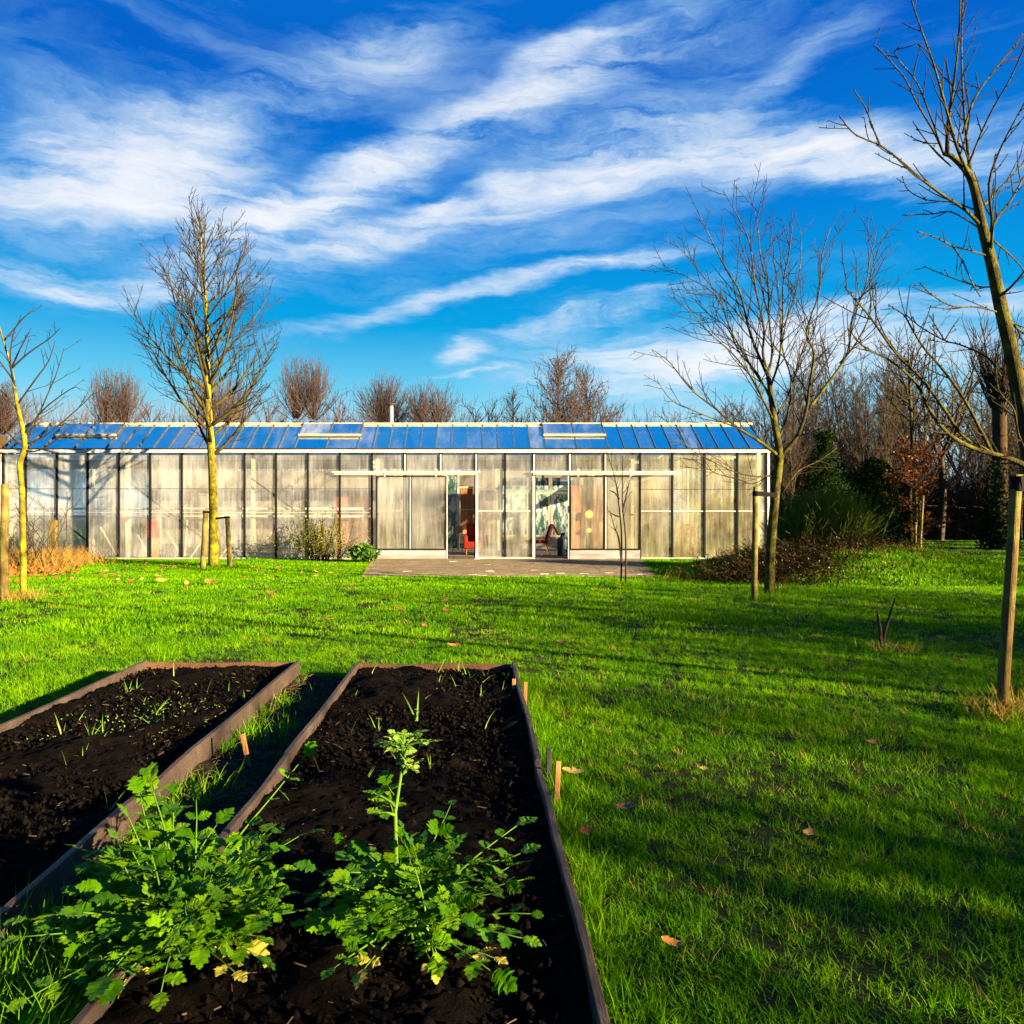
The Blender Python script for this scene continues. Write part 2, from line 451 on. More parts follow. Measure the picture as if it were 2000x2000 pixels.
def glass_front():
    m, t = newmat('misted_glass')
    pos = t.n('ShaderNodeNewGeometry').outputs['Position']
    sep = t.n('ShaderNodeSeparateXYZ', {0: pos})
    drip = t.noise(t.mapping(pos, (1, 1, 0.07)), 17, 5, 0.65).outputs['Fac']
    blot = t.noise(t.mapping(pos, (1, 1, 0.75)), 1.15, 5, 0.6).outputs['Fac']
    grain = t.noise(pos, 60, 3, 0.7).outputs['Fac']
    rn = t.n('ShaderNodeObjectInfo').outputs['Random']
    # film of condensation: greyish white on the left, low sun's glow painted in yellow towards the right
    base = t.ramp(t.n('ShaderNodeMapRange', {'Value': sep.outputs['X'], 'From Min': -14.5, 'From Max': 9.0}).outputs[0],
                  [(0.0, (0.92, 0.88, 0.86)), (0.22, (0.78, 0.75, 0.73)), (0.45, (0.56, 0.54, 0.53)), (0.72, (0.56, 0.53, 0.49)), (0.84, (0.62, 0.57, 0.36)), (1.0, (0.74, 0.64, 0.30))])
    f = t.n('ShaderNodeMapRange', {'Value': blot, 'From Min': 0.42, 'From Max': 0.68}).outputs[0]
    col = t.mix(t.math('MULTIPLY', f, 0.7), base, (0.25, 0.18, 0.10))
    col = t.mix(t.math('MULTIPLY', t.n('ShaderNodeMapRange', {'Value': drip, 'From Min': 0.55, 'From Max': 0.75}).outputs[0], 0.5), col, (0.85, 0.80, 0.70))
    k = t.math('MULTIPLY_ADD', rn, 0.30, 1.22)
    k = t.math('MULTIPLY', k, t.math('MULTIPLY_ADD', grain, 0.5, 0.75))
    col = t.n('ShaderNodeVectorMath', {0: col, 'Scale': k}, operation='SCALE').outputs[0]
    dif = t.n('ShaderNodeBsdfDiffuse', {0: col})
    trl = t.n('ShaderNodeBsdfTranslucent', {0: col})
    film = t.n('ShaderNodeMixShader', {0: 0.30, 1: dif.outputs[0], 2: trl.outputs[0]})
    tra = t.n('ShaderNodeBsdfTransparent', {0: (0.96, 0.97, 0.95)})
    ref = t.n('ShaderNodeBsdfRefraction', {0: (0.95, 0.96, 0.94), 'Roughness': 0.30, 'IOR': 1.25})
    clear = t.n('ShaderNodeMixShader', {0: 0.46, 1: tra.outputs[0], 2: ref.outputs[0]})
    ff = t.math('ADD', t.math('MULTIPLY', drip, 0.5), t.math('MULTIPLY', blot, -0.35))
    ff = t.n('ShaderNodeMapRange', {'Value': ff, 'From Min': -0.08, 'From Max': 0.26, 'To Min': 0.04, 'To Max': 0.35}).outputs[0]
    mx = t.n('ShaderNodeMixShader', {0: ff, 1: clear.outputs[0], 2: film.outputs[0]})
    finish(t, mx.outputs[0])
    return m


def glass_roof(name, gloss=0.62, film=0.12):
    m, t = newmat(name)
    pos = t.n('ShaderNodeNewGeometry').outputs['Position']
    n1 = t.noise(t.mapping(pos, (1, 0.3, 0.3)), 2.2, 5, 0.6).outputs['Fac']
    col = t.mix(n1, (0.42, 0.42, 0.44), (0.62, 0.62, 0.64))
    rq = t.n('ShaderNodeObjectInfo').outputs['Random']
    tra = t.n('ShaderNodeBsdfTransparent', {0: (0.85, 0.88, 0.9)})
    dif = t.n('ShaderNodeBsdfTranslucent', {0: col})
    dif2 = t.n('ShaderNodeBsdfDiffuse', {0: col})
    fm = t.n('ShaderNodeMixShader', {0: 0.5, 1: dif.outputs[0], 2: dif2.outputs[0]})
    f = t.n('ShaderNodeMapRange', {'Value': n1, 'From Min': 0.42, 'From Max': 0.72, 'To Min': film * 0.3, 'To Max': min(.9, film * 5)}).outputs[0]
    f = t.math('MULTIPLY', f, t.math('MULTIPLY_ADD', t.math('MULTIPLY', rq, rq), 1.8, 0.25), clamp=True)
    a = t.n('ShaderNodeMixShader', {0: f, 1: tra.outputs[0], 2: fm.outputs[0]})
    rn = t.n('ShaderNodeObjectInfo').outputs['Random']
    n2 = t.noise(t.mapping(pos, (1, 0.5, 0.5)), 1.3, 3, 0.5).outputs['Fac']
    bp = t.n('ShaderNodeBump', {'Height': n2, 'Strength': 0.35, 'Distance': 0.12})
    gc = t.mix(rn, (0.55, 0.88, 1.0), (0.95, 1.0, 1.0))
    gl = t.n('ShaderNodeBsdfGlossy', {0: gc, 'Roughness': 0.10, 'Normal': bp.outputs[0]})
    b = t.n('ShaderNodeMixShader', {0: t.math('MULTIPLY_ADD', t.math('MULTIPLY', n1, t.math('ADD', rq, 0.3)), -0.42, gloss + .14), 1: a.outputs[0], 2: gl.outputs[0]})
    finish(t, b.outputs[0])
    return m


def glass_limed(name):
    """whitewashed window glass with clear scraped patches"""
    m, t = newmat(name)
    pos = t.n('ShaderNodeNewGeometry').outputs['Position']
    n1 = t.noise(t.mapping(pos, (1, 1, 0.35)), 5.0, 6, 0.7).outputs['Fac']
    f = t.n('ShaderNodeMapRange', {'Value': n1, 'From Min': 0.46, 'From Max': 0.54}).outputs[0]
    d = t.n('ShaderNodeBsdfDiffuse', {0: t.mix(n1, (0.55, 0.62, 0.60), (0.70, 0.72, 0.68))})
    tl = t.n('ShaderNodeBsdfTranslucent', {0: (0.75, 0.78, 0.75)})
    w_ = t.n('ShaderNodeMixShader', {0: 0.5, 1: d.outputs[0], 2: tl.outputs[0]})
    g = t.n('ShaderNodeBsdfPrincipled', {'Base Color': (0.04, 0.09, 0.075), 'Roughness': 0.15})
    mx = t.n('ShaderNodeMixShader', {0: f, 1: w_.outputs[0], 2: g.outputs[0]})
    finish(t, mx.outputs[0])
    return m


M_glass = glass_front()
M_roof = glass_roof('roof_glass', 0.86, 0.06)
M_clear = glass_roof('clear_glass', 0.06, 0.10)
M_ventglass = glass_roof('frosted_roof_glass', 0.66, 0.22)
M_limed = glass_limed('limed_glass')
m, t = newmat('bare_glass')
M_bareglass = m
tra = t.n('ShaderNodeBsdfTransparent', {0: (0.97, 0.98, 0.97)})
gl = t.n('ShaderNodeBsdfGlossy', {0: (1, 1, 1), 'Roughness': 0.06})
finish(t, t.n('ShaderNodeMixShader', {0: 0.06, 1: tra.outputs[0], 2: gl.outputs[0]}).outputs[0])
m, t = newmat('lit_globe')
M_lamp = m
finish(t, t.n('ShaderNodeEmission', {0: (1.0, 0.45, 0.05), 1: 0.30}).outputs[0])

# ------------------------------------------------------------------ ground
MOUND = (8.6, 17.4, 4.6, 3.2, 0.64)


def mound_h(x, y):
    cx, cy, rx, ry, h = MOUND
    q = ((x - cx) / rx) ** 2 + ((y - cy) / ry) ** 2
    return h * (1 - q) ** 1.5 if q < 1 else 0.0


m_ = MB()
m_.poly([(-1500, -1500, 0), (1500, -1500, 0), (1500, 1500, 0), (-1500, 1500, 0)], [(0, 1, 2, 3)])
lawn = m_.build('lawn', M_lawnsoil)
tag(lawn, kind='structure')
# grassy mound
mb = MB()
nx, ny = 60, 44
cx_, cy_, rx_, ry_, hh_ = MOUND
pts = []
for j in range(ny + 1):
    for i in range(nx + 1):
        x = cx_ - rx_ + 2 * rx_ * i / nx
        y = cy_ - ry_ + 2 * ry_ * j / ny
        z = mound_h(x, y)
        pts.append((x, y, z - 0.02 + (0.03 * math.sin(x * 3.1 + y) * math.sin(y * 2.7) if z > 0.05 else 0)))
mb.poly(pts, [(j * (nx + 1) + i, j * (nx + 1) + i + 1, (j + 1) * (nx + 1) + i + 1, (j + 1) * (nx + 1) + i) for j in range(ny) for i in range(nx)])
tag(mb.build('mound', M_lawnsoil, smooth=True), kind='structure')

# ------------------------------------------------------------------ greenhouse
FD = 23.3                                            # distance of the front wall
S = F / FD


def fx(px):
    return (px - CX) / S


def fz(py):
    return EYE - (py - CY) / S


Z_EAVE = fz(881)
X0, X1 = fx(6), fx(1496)
GRX = (X0 + X1) / 2
GO = Vector((GRX, FD, 0))
gh = thing('greenhouse', GO, 'long low glass greenhouse with misted panes, blue glass roof and two sliding doors', 'greenhouse')
UNIT = MB().box((-.5, -.5, -.5), (.5, .5, .5))
UMESH = {}


def ub(name, mat, a, b, parent=gh, origin=GO):
    """a box part between two corners, sharing one unit mesh per material"""
    if mat.name not in UMESH:
        UMESH[mat.name] = UNIT.mesh('box_' + mat.name, mat)
        if mat is M_glass:                           # the mist sits on the inner face, the outer face is bare glass
            UMESH[mat.name].materials.append(M_bareglass)
            for p_ in UMESH[mat.name].polygons:
                if p_.normal.y < .9:
                    p_.material_index = 1
    a, b = Vector(a), Vector(b)
    return put(name, UMESH[mat.name], parent, (a + b) / 2 - Vector(origin), None, (b - a))


SPAN = 1.34                                         # eave to ridge, horizontally
Z_RIDGE = 1.35 + (CY - 829) / F * (FD + SPAN)
YB = FD + 8 * SPAN                                  # back wall: four narrow spans
mull = [6, 50, 111, 171, 232, 293, 355, 416, 477.5, 539, 601, 663.5, 726]
rows = [1088, 1001, 954.5, 886]
# front wall panes left of the doors
for a, b in zip(mull[:-1], mull[1:]):
    for r0, r1 in zip(rows[:-1], rows[1:]):
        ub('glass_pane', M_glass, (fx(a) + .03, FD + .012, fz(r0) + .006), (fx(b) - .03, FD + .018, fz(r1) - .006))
for p in mull:
    ub('mullion', M_bar, (fx(p) - .03, FD - .025, 0.03), (fx(p) + .03, FD + .045, Z_EAVE - .06))
# wall around the doors: upper row of panes and the fixed panes in the middle
top = [726, 791, 860.5, 930, 986, 1043, 1112.5, 1182, 1250]
for i, (a, b) in enumerate(zip(top[:-1], top[1:])):
    if i in (3, 4):
        cuts = [1090, 998, 953, 886]
    elif i == 0:
        cuts = [1088, 998, 953, 921, 886]
    elif i in (1, 2):
        cuts = [921, 886] if i == 2 else [1075, 998, 953, 921, 886]
    elif i in (5, 6):
        cuts = [921, 886]
    else:
        cuts = [1075, 998, 953, 921, 886]
    for r0, r1 in zip(cuts[:-1], cuts[1:]):
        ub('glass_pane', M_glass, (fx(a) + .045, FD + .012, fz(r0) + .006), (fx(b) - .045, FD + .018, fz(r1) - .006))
for p in top[1:-1]:
    lo = 0.03 if p in (930, 986, 1043, 791, 1182) else fz(921)
    wd = .028 if p == 986 else .05
    if p == 986:
        ub('mullion', M_bar, (fx(p) - wd, FD - .025, lo), (fx(p) + wd, FD + .045, Z_EAVE - .06))
    else:
        ub('mullion', M_alu, (fx(p) - wd * .35, FD - .03, lo), (fx(p) + wd * .55, FD + .045, Z_EAVE - .06))
        ub('mullion', M_bar, (fx(p) - wd * 1.1, FD - .018, lo), (fx(p) - wd * .37, FD + .042, Z_EAVE - .06))
        ub('mullion', M_bar, (fx(p) + wd * .57, FD - .018, lo), (fx(p) + wd * 1.1, FD + .042, Z_EAVE - .06))
# right of the doors
mr = [1250, 1313, 1376, 1440, 1496]
for a, b in zip(mr[:-1], mr[1:]):
    for r0, r1 in zip([1090, 998.5, 955.5], [998.5, 955.5, 886]):
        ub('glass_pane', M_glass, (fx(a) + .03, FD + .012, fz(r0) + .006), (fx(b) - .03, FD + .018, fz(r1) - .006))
for p in mr:
    ub('mullion', M_bar, (fx(p) - .03, FD - .025, 0.03), (fx(p) + .03, FD + .045, Z_EAVE - .06))
ub('corner_post', M_alu, (X0 - .09, FD - .04, 0), (X0 - .032, FD + .06, Z_EAVE - .06))
ub('corner_post', M_alu, (X1 + .032, FD - .04, 0), (X1 + .10, FD + .06, Z_EAVE - .06))
# thin lead strips between panes, inner rails, sills, gutter
for (a, b, py, hgt, mat, dy) in [(6, 726, 954.5, .012, M_roofbar, -.004), (1250, 1496, 955.5, .012, M_roofbar, -.004), (6, 726, 1001, .012, M_alu, -.002),
                                 (930, 1043, 998, .03, M_alu, -.012), (1250, 1496, 998.5, .03, M_alu, -.012), (735, 791, 998, .03, M_alu, -.004)]:
    ub('glazing_strip', mat, (fx(a), FD + dy, fz(py) - hgt / 2), (fx(b), FD + .009, fz(py) + hgt / 2))
for (a, b, py, r) in [(20, 724, 993.5, .035), (20, 724, 1008.5, .032)]:
    mb = MB().tube([(fx(a), FD + .16, fz(py)), (fx(b), FD + .16, fz(py))], r, 8)
    mb.build('heating_pipe', M_pipe, gh, GO, True)
ub('sill', M_alu, (X0, FD - .05, 0.0), (fx(735), FD + .05, 0.045))
ub('sill', M_alu, (fx(932), FD - .05, 0.0), (fx(1041), FD + .05, 0.05))
ub('sill', M_alu, (fx(1252), FD - .05, 0.0), (X1, FD + .05, 0.045))
ub('threshold', M_brace, (fx(737), FD - .035, 0.0), (fx(930), FD + .05, 0.03))
ub('threshold', M_brace, (fx(1045), FD - .035, 0.0), (fx(1250), FD + .05, 0.03))
mb = MB()
mb.box((X0 - .10, FD - .13, Z_EAVE - .055), (X1 + .12, FD - .05, Z_EAVE + .035))
mb.build('gutter', M_alu, gh, GO)
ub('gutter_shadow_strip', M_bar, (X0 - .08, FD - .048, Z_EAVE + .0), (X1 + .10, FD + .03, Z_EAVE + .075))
# gable walls and back wall
for xg in (X0, X1):
    for k in range(8):
        ya, yb = FD + .05 + k * (YB - FD - .1) / 8, FD + .05 + (k + 1) * (YB - FD - .1) / 8
        ub('gable_pane', M_clear, (xg - .003, ya + .02, .06), (xg + .003, yb - .02, Z_EAVE - .06))
        ub('mullion', M_bar, (xg - .02, ya - .02, .03), (xg + .02, ya + .018, Z_EAVE - .06))
for k in range(12):
    xa, xb = X0 + k * (X1 - X0) / 12, X0 + (k + 1) * (X1 - X0) / 12
    ub('back_pane', M_backglass, (xa + .03, YB, .06), (xb - .03, YB + .006, Z_EAVE))
    ub('mullion', M_bar, (xa - .028, YB - .02, .0), (xa + .028, YB + .03, Z_EAVE))
# roof: bars and panes on the front slope, three vents
slope = Vector((0, SPAN, Z_RIDGE - Z_EAVE - .08))
SL = slope.length
pitch = math.atan2(slope.z, slope.y)
e0 = Vector((0, FD + .0, Z_EAVE + .08))


def roofpane(name, mat, xa, xb, s0, s1, lift=0.0, parent=gh, thick=.006, spanshift=0.0, flip=False):
    if mat.name not in UMESH:
        UMESH[mat.name] = UNIT.mesh('box_' + mat.name, mat)
    d = slope.normalized()
    nrm = Vector((0, -d.z, d.y))
    c = e0 + d * ((s0 + s1) / 2 * SL) + nrm * lift + Vector(((xa + xb) / 2, spanshift, 0))
    rot = pitch
    if flip:
        c.y = 2 * (FD + SPAN) - c.y + 2 * spanshift
        rot = -pitch
    return put(name, UMESH[mat.name], parent, c - GO, (rot, 0, 0), (xb - xa, (s1 - s0) * SL, thick))


PB = 30.7 / S
bars = [X1 - k * PB for k in range(49) if X1 - k * PB > X0] + [X0]
vents = [(10, 14), (26, 30), (42, 46)]
for k in range(len(bars) - 1):
    xb, xa = bars[k], bars[k + 1]
    inv = any(a <= k < b for a, b in vents)
    mid = any(a < k < b for a, b in vents) and not any(k == a + 2 for a, b in vents)
    if not mid:
        roofpane('glazing_bar', M_roofbar, xb - .011, xb + .011, 0, 1, .015, thick=.04)
    if not inv:
        roofpane('roof_pane', M_roof, xa + .014, xb - .014, 0.01, .985)
roofpane('glazing_bar', M_roofbar, X0 - .02, X0 + .02, 0, 1, .015, thick=.04)
for a, b in vents:
    xb, xm, xa = bars[a], bars[a + 2], bars[b]
    for u, v in ((xa, xm), (xm, xb)):
        roofpane('roof_pane', M_roof, u + .016, v - .016, 0.01, .46)
    vt = thing('roof_vent', (0, 0, 0), None, None)
    vt.parent = gh
    for u, v in ((xa, xm), (xm, xb)):
        roofpane('vent_pane', M_ventglass, u + .016, v - .016, .50, .985, .05, vt)
    roofpane('vent_rail', M_ridge, xa - .02, xb + .02, .465, .50, .055, vt, .05)
    for u in (xa, xm, xb):
        roofpane('vent_bar', M_roofbar, u - .015, u + .015, .50, .985, .058, vt, .03)
ub('ridge_cap', M_ridge, (X0, FD + SPAN - .05, Z_RIDGE - .02), (X1 + .06, FD + SPAN + .05, Z_RIDGE + .05))
nsp = 4
for s in range(nsp):
    for k in range(12):
        xa, xb = X0 + k * (X1 - X0) / 12, X0 + (k + 1) * (X1 - X0) / 12
        roofpane('roof_pane', M_clear, xa + .014, xb - .014, .01, .985, spanshift=s * 2 * SPAN, flip=True)
        if s:
            roofpane('roof_pane', M_clear, xa + .014, xb - .014, .01, .985, spanshift=s * 2 * SPAN)
    if s:
        ub('ridge_cap', M_ridge, (X0, FD + SPAN * (2 * s + 1) - .05, Z_RIDGE - .02), (X1 + .06, FD + SPAN * (2 * s + 1) + .05, Z_RIDGE + .04))
        ub('valley_gutter', M_alu, (X0, FD + SPAN * 2 * s - .08, Z_EAVE - .03), (X1, FD + SPAN * 2 * s + .08, Z_EAVE + .07))
# gable triangles
for xg in (X0, X1):
    mb = MB()
    for s in range(nsp):
        y0 = FD + 2 * s * SPAN
        mb.poly([(xg - .004, y0 + .02, Z_EAVE + .06), (xg - .004, y0 + 2 * SPAN - .02, Z_EAVE + .06), (xg - .004, y0 + SPAN, Z_RIDGE - .05),
                 (xg + .004, y0 + .02, Z_EAVE + .06), (xg + .004, y0 + 2 * SPAN - .02, Z_EAVE + .06), (xg + .004, y0 + SPAN, Z_RIDGE - .05)],
                [(0, 1, 2), (5, 4, 3), (0, 3, 4, 1), (1, 4, 5, 2), (2, 5, 3, 0)])
    mb.build('gable_glazing', M_ventglass, gh, GO)
# diagonal braces and posts inside the glass
for (xa, ya, xb, yb, mat, wd) in [(15, 940, 208, 1086, M_brace, .05), (245, 938, 440, 1086, M_brace, .05), (490, 934, 590, 1008, M_brace, .05), (1296, 1083, 1470, 952, M_brace, .05),
                                  (143, 1044, 168, 1088, M_pipe, .03), (195, 1030, 228, 1088, M_pipe, .03), (268, 1045, 290, 1088, M_pipe, .03), (325, 1038, 352, 1085, M_pipe, .03),
                                  (372, 1088, 395, 1055, M_pipe, .03), (430, 1088, 460, 1048, M_pipe, .03), (500, 1085, 540, 1025, M_pipe, .04), (700, 1075, 716, 1055, M_pipe, .04), (365, 1015, 360, 1085, M_pipe, .03)]:
    MB().bar((fx(xa), FD + .045, fz(ya)), (fx(xb), FD + .045, fz(yb)), wd, .03, (0, 1, 0)).build('brace', mat, gh, GO)
for px in (12, 241, 489, 736, 1239, 1488):
    ub('inner_post', M_pipe, (fx(px) - .05, FD + .22, 0), (fx(px) + .05, FD + .30, Z_EAVE))
for k in (1, 2, 3):
    for px in (12, 241, 489, 736, 985, 1239, 1488):
        ub('inner_post', M_pipe, (fx(px) - .04, FD + SPAN * 2 * k - .04, 0), (fx(px) + .04, FD + SPAN * 2 * k + .04, Z_EAVE - .03))
for a_, b_ in ((20, 724), (740, 1240), (1255, 1488)):
    ub('inner_beam', M_brace, (fx(a_), FD + .34, fz(914)), (fx(b_), FD + .42, fz(896)))
# flue pipe
mb = MB().tube([(fx(764) * (FD + 2.2) / FD, FD + 2.2, 3.6), (fx(764) * (FD + 2.2) / FD, FD + 2.2, 4.98)], .075, 12)
fl = mb.build('flue', M_metal, gh, GO, True)
xf = fx(764) * (FD + 2.2) / FD
mb = MB().lathe([(.10, 0), (.17, .02), (.15, .06), (.02, .10)], 14, (xf, FD + 2.2, 4.97))
mb.build('flue_cap', M_brace, fl, GO)

# sliding doors
def sliding_door(pxa, pxb, pmid, rail, bot_y):
    xa, xb, xm = fx(pxa), fx(pxb), fx(pmid)
    root = thing('sliding_door', (0, 0, 0), None, None)
    root.parent = gh
    zt, zb, zk = fz(930), fz(bot_y), fz(1073)
    y0 = FD - .11
    for a, b in ((xa, xm), (xm, xb)):
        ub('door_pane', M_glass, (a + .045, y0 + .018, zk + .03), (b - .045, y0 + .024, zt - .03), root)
    ub('kick_panel', M_marble, (xa + .005, y0 + .008, zb), (xb - .005, y0 + .035, zk - .022), root)
    mb = MB()
    for a in (xa, xb):
        mb.box((a - .022, y0, zk), (a + .022, y0 + .045, zt))
    mb.box((xa + .022, y0, zt - .03), (xb - .022, y0 + .045, zt))
    mb.box((xa + .022, y0, zk - .02), (xb - .022, y0 + .045, zk + .025))
    mb.build('door_frame', M_bar, root, GO)
    ub('door_bar', M_bar, (xm - .045, y0, zk + .027), (xm - .018, y0 + .042, zt - .032), root)
    ub('door_bar', M_alu, (xm - .015, y0 - .004, zk + .027), (xm + .018, y0 + .042, zt - .032), root)
    ub('door_bar', M_bar, (xm + .021, y0, zk + .027), (xm + .045, y0 + .042, zt - .032), root)
    ub('door_edge', M_alu, (xb + .024 if pxa < 900 else xa - .05, y0 + .003, zb), (xb + .05 if pxa < 900 else xa - .024, y0 + .042, zt), root)
    for u in (.12, .86):
        xh = xa + (xb - xa) * u
        MB().box((xh - .02, y0 - .012, zt - .02), (xh + .02, y0 - .002, fz(919))).tube([(xh, y0 - .02, fz(919)), (xh, y0 + .01, fz(919))], .045, 10).build('hanger', M_alu, root, GO)
    hx = xb if pxa < 900 else xa
    ub('door_handle', M_black, (hx - .03, y0 - .03, fz(1001)), (hx + .015, y0 - .002, fz(988)), root)
    mb = MB()
    mb.box((fx(rail[0]), y0 - .01, fz(924)), (fx(rail[1]), y0 + .055, fz(920.5)))
    mb.build('door_rail', M_alu, root, GO)
    ub('rail_lip', M_rust, (fx(rail[0] + 4), y0 + .0, fz(928)), (fx(rail[1] - 4), y0 + .05, fz(924.2)), root)


sliding_door(736, 871, 802, (650, 937), 1094)
sliding_door(1112, 1249, 1182, (1037, 1327), 1096)
for a, b in ((929, 935), (1040, 1046)):
    ub('door_post', M_alu, (fx(a), FD - .052, 0), (fx(b) - .02, FD - .032, fz(926)))

# floor of the greenhouse
ub('floor', M_floor, (X0 + .05, FD + .06, -.05), (X1 - .05, YB - .03, .012))

# things inside -----------------------------------------------------------------
def boxmb(*bs):
    mb = MB()
    for a, b in bs:
        mb.box(a, b)
    return mb


# inner partition with limed windows, seen through the right doorway
pw = thing('partition_wall', (2.8, 30.2, 0.012), 'pale inner partition with limed window panes behind the right doorway', 'partition')
o = Vector((2.8, 30.2, 0.012))
PY = 30.2
for a, b in ((0.9, 2.15), (2.22, 3.0), (3.05, 4.2), (4.25, 5.4)):
    boxmb(((a + .06, PY + .01, .55), (b - .06, PY + .02, 2.15))).build('window_pane', M_limed, pw, o)
    fr = boxmb(((a, PY, .48), (a + .06, PY + .05, 2.22)), ((b - .06, PY, .48), (b, PY + .05, 2.22)), ((a + .06, PY, .48), (b - .06, PY + .05, .55)), ((a + .06, PY, 2.15), (b - .06, PY + .05, 2.22)))
    fr.build('window_frame', M_cream, pw, o)
    boxmb(((a + .05, PY + .01, 2.34), (b - .05, PY + .02, 2.8))).build('window_pane', M_limed, pw, o)
boxmb(((.85, PY - .01, 2.23), (5.5, PY + .06, 2.33))).build('lintel', M_teal, pw, o)
boxmb(((.85, PY + .0, .0), (5.5, PY + .05, .47))).build('base_board', M_darkred if False else M_greyboard, pw, o)

cab = thing('screen', (-.9, 29.3, .012), 'pale framed inner screen with a large brown panel behind the left doorway', 'screen')
o = Vector((-.9, 29.3, .012))
boxmb(((-.50, 29.3, .62), (.25, 29.33, 2.35))).build('panel', M_wood, cab, o)
boxmb(((-1.1, 29.28, .0), (-1.03, 29.36, 2.9)), ((-.62, 29.28, .0), (-.54, 29.36, 2.9)), ((-.54, 29.28, 2.36), (.35, 29.36, 2.42)), ((-.54, 29.285, 1.52), (.35, 29.295, 1.55))).build('frame', M_alu, cab, o)
boxmb(((-1.03, 29.30, .05), (-.63, 29.32, 2.8))).build('glass', M_limed, cab, o)

cb = thing('cupboard', (3.45, 23.6, .012), 'tall brown wooden cupboard standing behind the misted right door', 'cupboard')
o = Vector((3.45, 23.6, .012))
boxmb(((2.98, 23.6, .03), (3.98, 24.0, 2.25))).build('carcass', M_wood, cb, o)
for a, b in ((3.0, 3.47), (3.5, 3.96)):
    dr = boxmb(((a, 23.57, .08), (b, 23.597, 2.2))).build('door', M_wood, cb, o)
    boxmb(((b - .08, 23.55, 1.1), (b - .05, 23.568, 1.25))).build('knob', M_black, dr, o)
lamp = thing('globe_lamp', (3.53, 23.42, .012), 'lit yellow globe lamp on a slim stand glowing behind the misted right door', 'lamp')
lo_ = Vector((3.53, 23.42, .012))
sph = [(.12 * math.sin(math.pi * k / 10) + .001, .12 - .12 * math.cos(math.pi * k / 10)) for k in range(11)]
MB().lathe(sph, 18, (3.53, 23.42, 1.24)).build('globe', M_lamp, lamp, lo_, True)
reflection_sph = [(.07 * math.sin(math.pi * k / 8) + .001, .07 - .07 * math.cos(math.pi * k / 8)) for k in range(9)]
MB().lathe(reflection_sph, 14, (3.53, 23.42, .80)).build('globe', M_lamp, lamp, lo_, True)  # stands for the glow's reflection below the lamp, added as a second glowing ball
MB().tube([(3.53, 23.42, .012), (3.53, 23.42, 1.24)], .012, 8).lathe([(.14, 0.0), (.14, .02), (.02, .035)], 16, (3.53, 23.42, .012)).build('stand', M_black, lamp, lo_)

# red armchair behind the left doorway
ac = thing('armchair', (-.02, 25.6, .012), 'red upholstered armchair just inside the left doorway', 'armchair')
o = Vector((-.02, 25.6, .012))


def cushion(name, a, b, mat, parent, origin, rot=None):
    ob = ub(name, mat, a, b, parent, origin)
    return bevel(ob, .06, 3)


def softbox(name, a, b, mat, parent, origin, wd=.05):
    ob = boxmb((a, b)).build(name, mat, parent, origin)
    return bevel(ob, wd, 3)


softbox('seat', (-.28, 25.2, .22), (.42, 25.85, .46), M_redcloth, ac, o)
softbox('backrest', (-.24, 25.78, .40), (.38, 25.98, 1.06), M_redcloth, ac, o)
softbox('armrest', (-.34, 25.2, .22), (-.20, 25.8, .66), M_redcloth, ac, o)
softbox('armrest', (.34, 25.2, .22), (.48, 25.8, .66), M_redcloth, ac, o)
for x in (-.24, .38):
    for y in (25.28, 25.85):
        MB().tube([(x, y, .012), (x, y, .24)], [.02, .03], 8).build('leg', M_wood, ac, o)
sb = thing('side_shelf', (-.56, 25.9, .012), 'grey plywood side shelf beside the red armchair', 'shelf')
boxmb(((-.72, 25.8, .72), (-.37, 26.0, .95))).build('box', M_greyboard, sb, (-.56, 25.9, .012))
for x in (-.70, -.39):
    boxmb(((x - .015, 25.88, .012), (x + .015, 25.92, .72))).build('leg', M_greyboard, sb, (-.56, 25.9, .012))

lc = thing('lounge_chair', (2.15, 25.4, .012), 'dark red lounge chair with a draped blanket inside the right doorway', 'chair')
o = Vector((2.15, 25.4, .012))
softbox('seat', (1.72, 25.1, .40), (2.42, 25.7, .50), M_redcloth, lc, o, .03)
mb = MB()
mb.poly([(2.36, 25.1, .46), (2.46, 25.1, .44), (2.62, 25.1, .98), (2.53, 25.1, 1.0), (2.36, 25.7, .46), (2.46, 25.7, .44), (2.62, 25.7, .98), (2.53, 25.7, 1.0)],
        [(0, 1, 2, 3), (7, 6, 5, 4), (0, 4, 5, 1), (1, 5, 6, 2), (2, 6, 7, 3), (3, 7, 4, 0)])
bevel(mb.build('backrest', M_darkred, lc, o), .025, 3)
mb = MB()
N_ = 12
prof = [(2.40, .62), (2.46, .80), (2.52, .97), (2.57, 1.03), (2.64, 1.00), (2.74, .84), (2.82, .68)]
ptsb = []
for j in range(N_ + 1):
    for i, (x, z) in enumerate(prof):
        ptsb.append((x + .02 * math.sin(j * 1.7 + i), 25.12 + .5 * j / N_, z + .015 * math.sin(j * 2.3)))
mb.poly(ptsb, [(j * 7 + i, j * 7 + i + 1, (j + 1) * 7 + i + 1, (j + 1) * 7 + i) for j in range(N_) for i in range(6)])
ob = mb.build('blanket', M_darkred, lc, o, True)
sm = ob.modifiers.new('thick', 'SOLIDIFY')
sm.thickness = .02
for (xa, xb) in ((1.85, 1.75), (2.35, 2.50)):
    for y in (25.15, 25.65):
        MB().tube([(xa, y, .42), (xb, y, .012)], .015, 6).build('leg', M_wood, lc, o)
bn = thing('bin', (2.90, 25.0, .012), 'dark blue bin beside the right doorway inside the greenhouse', 'bin')
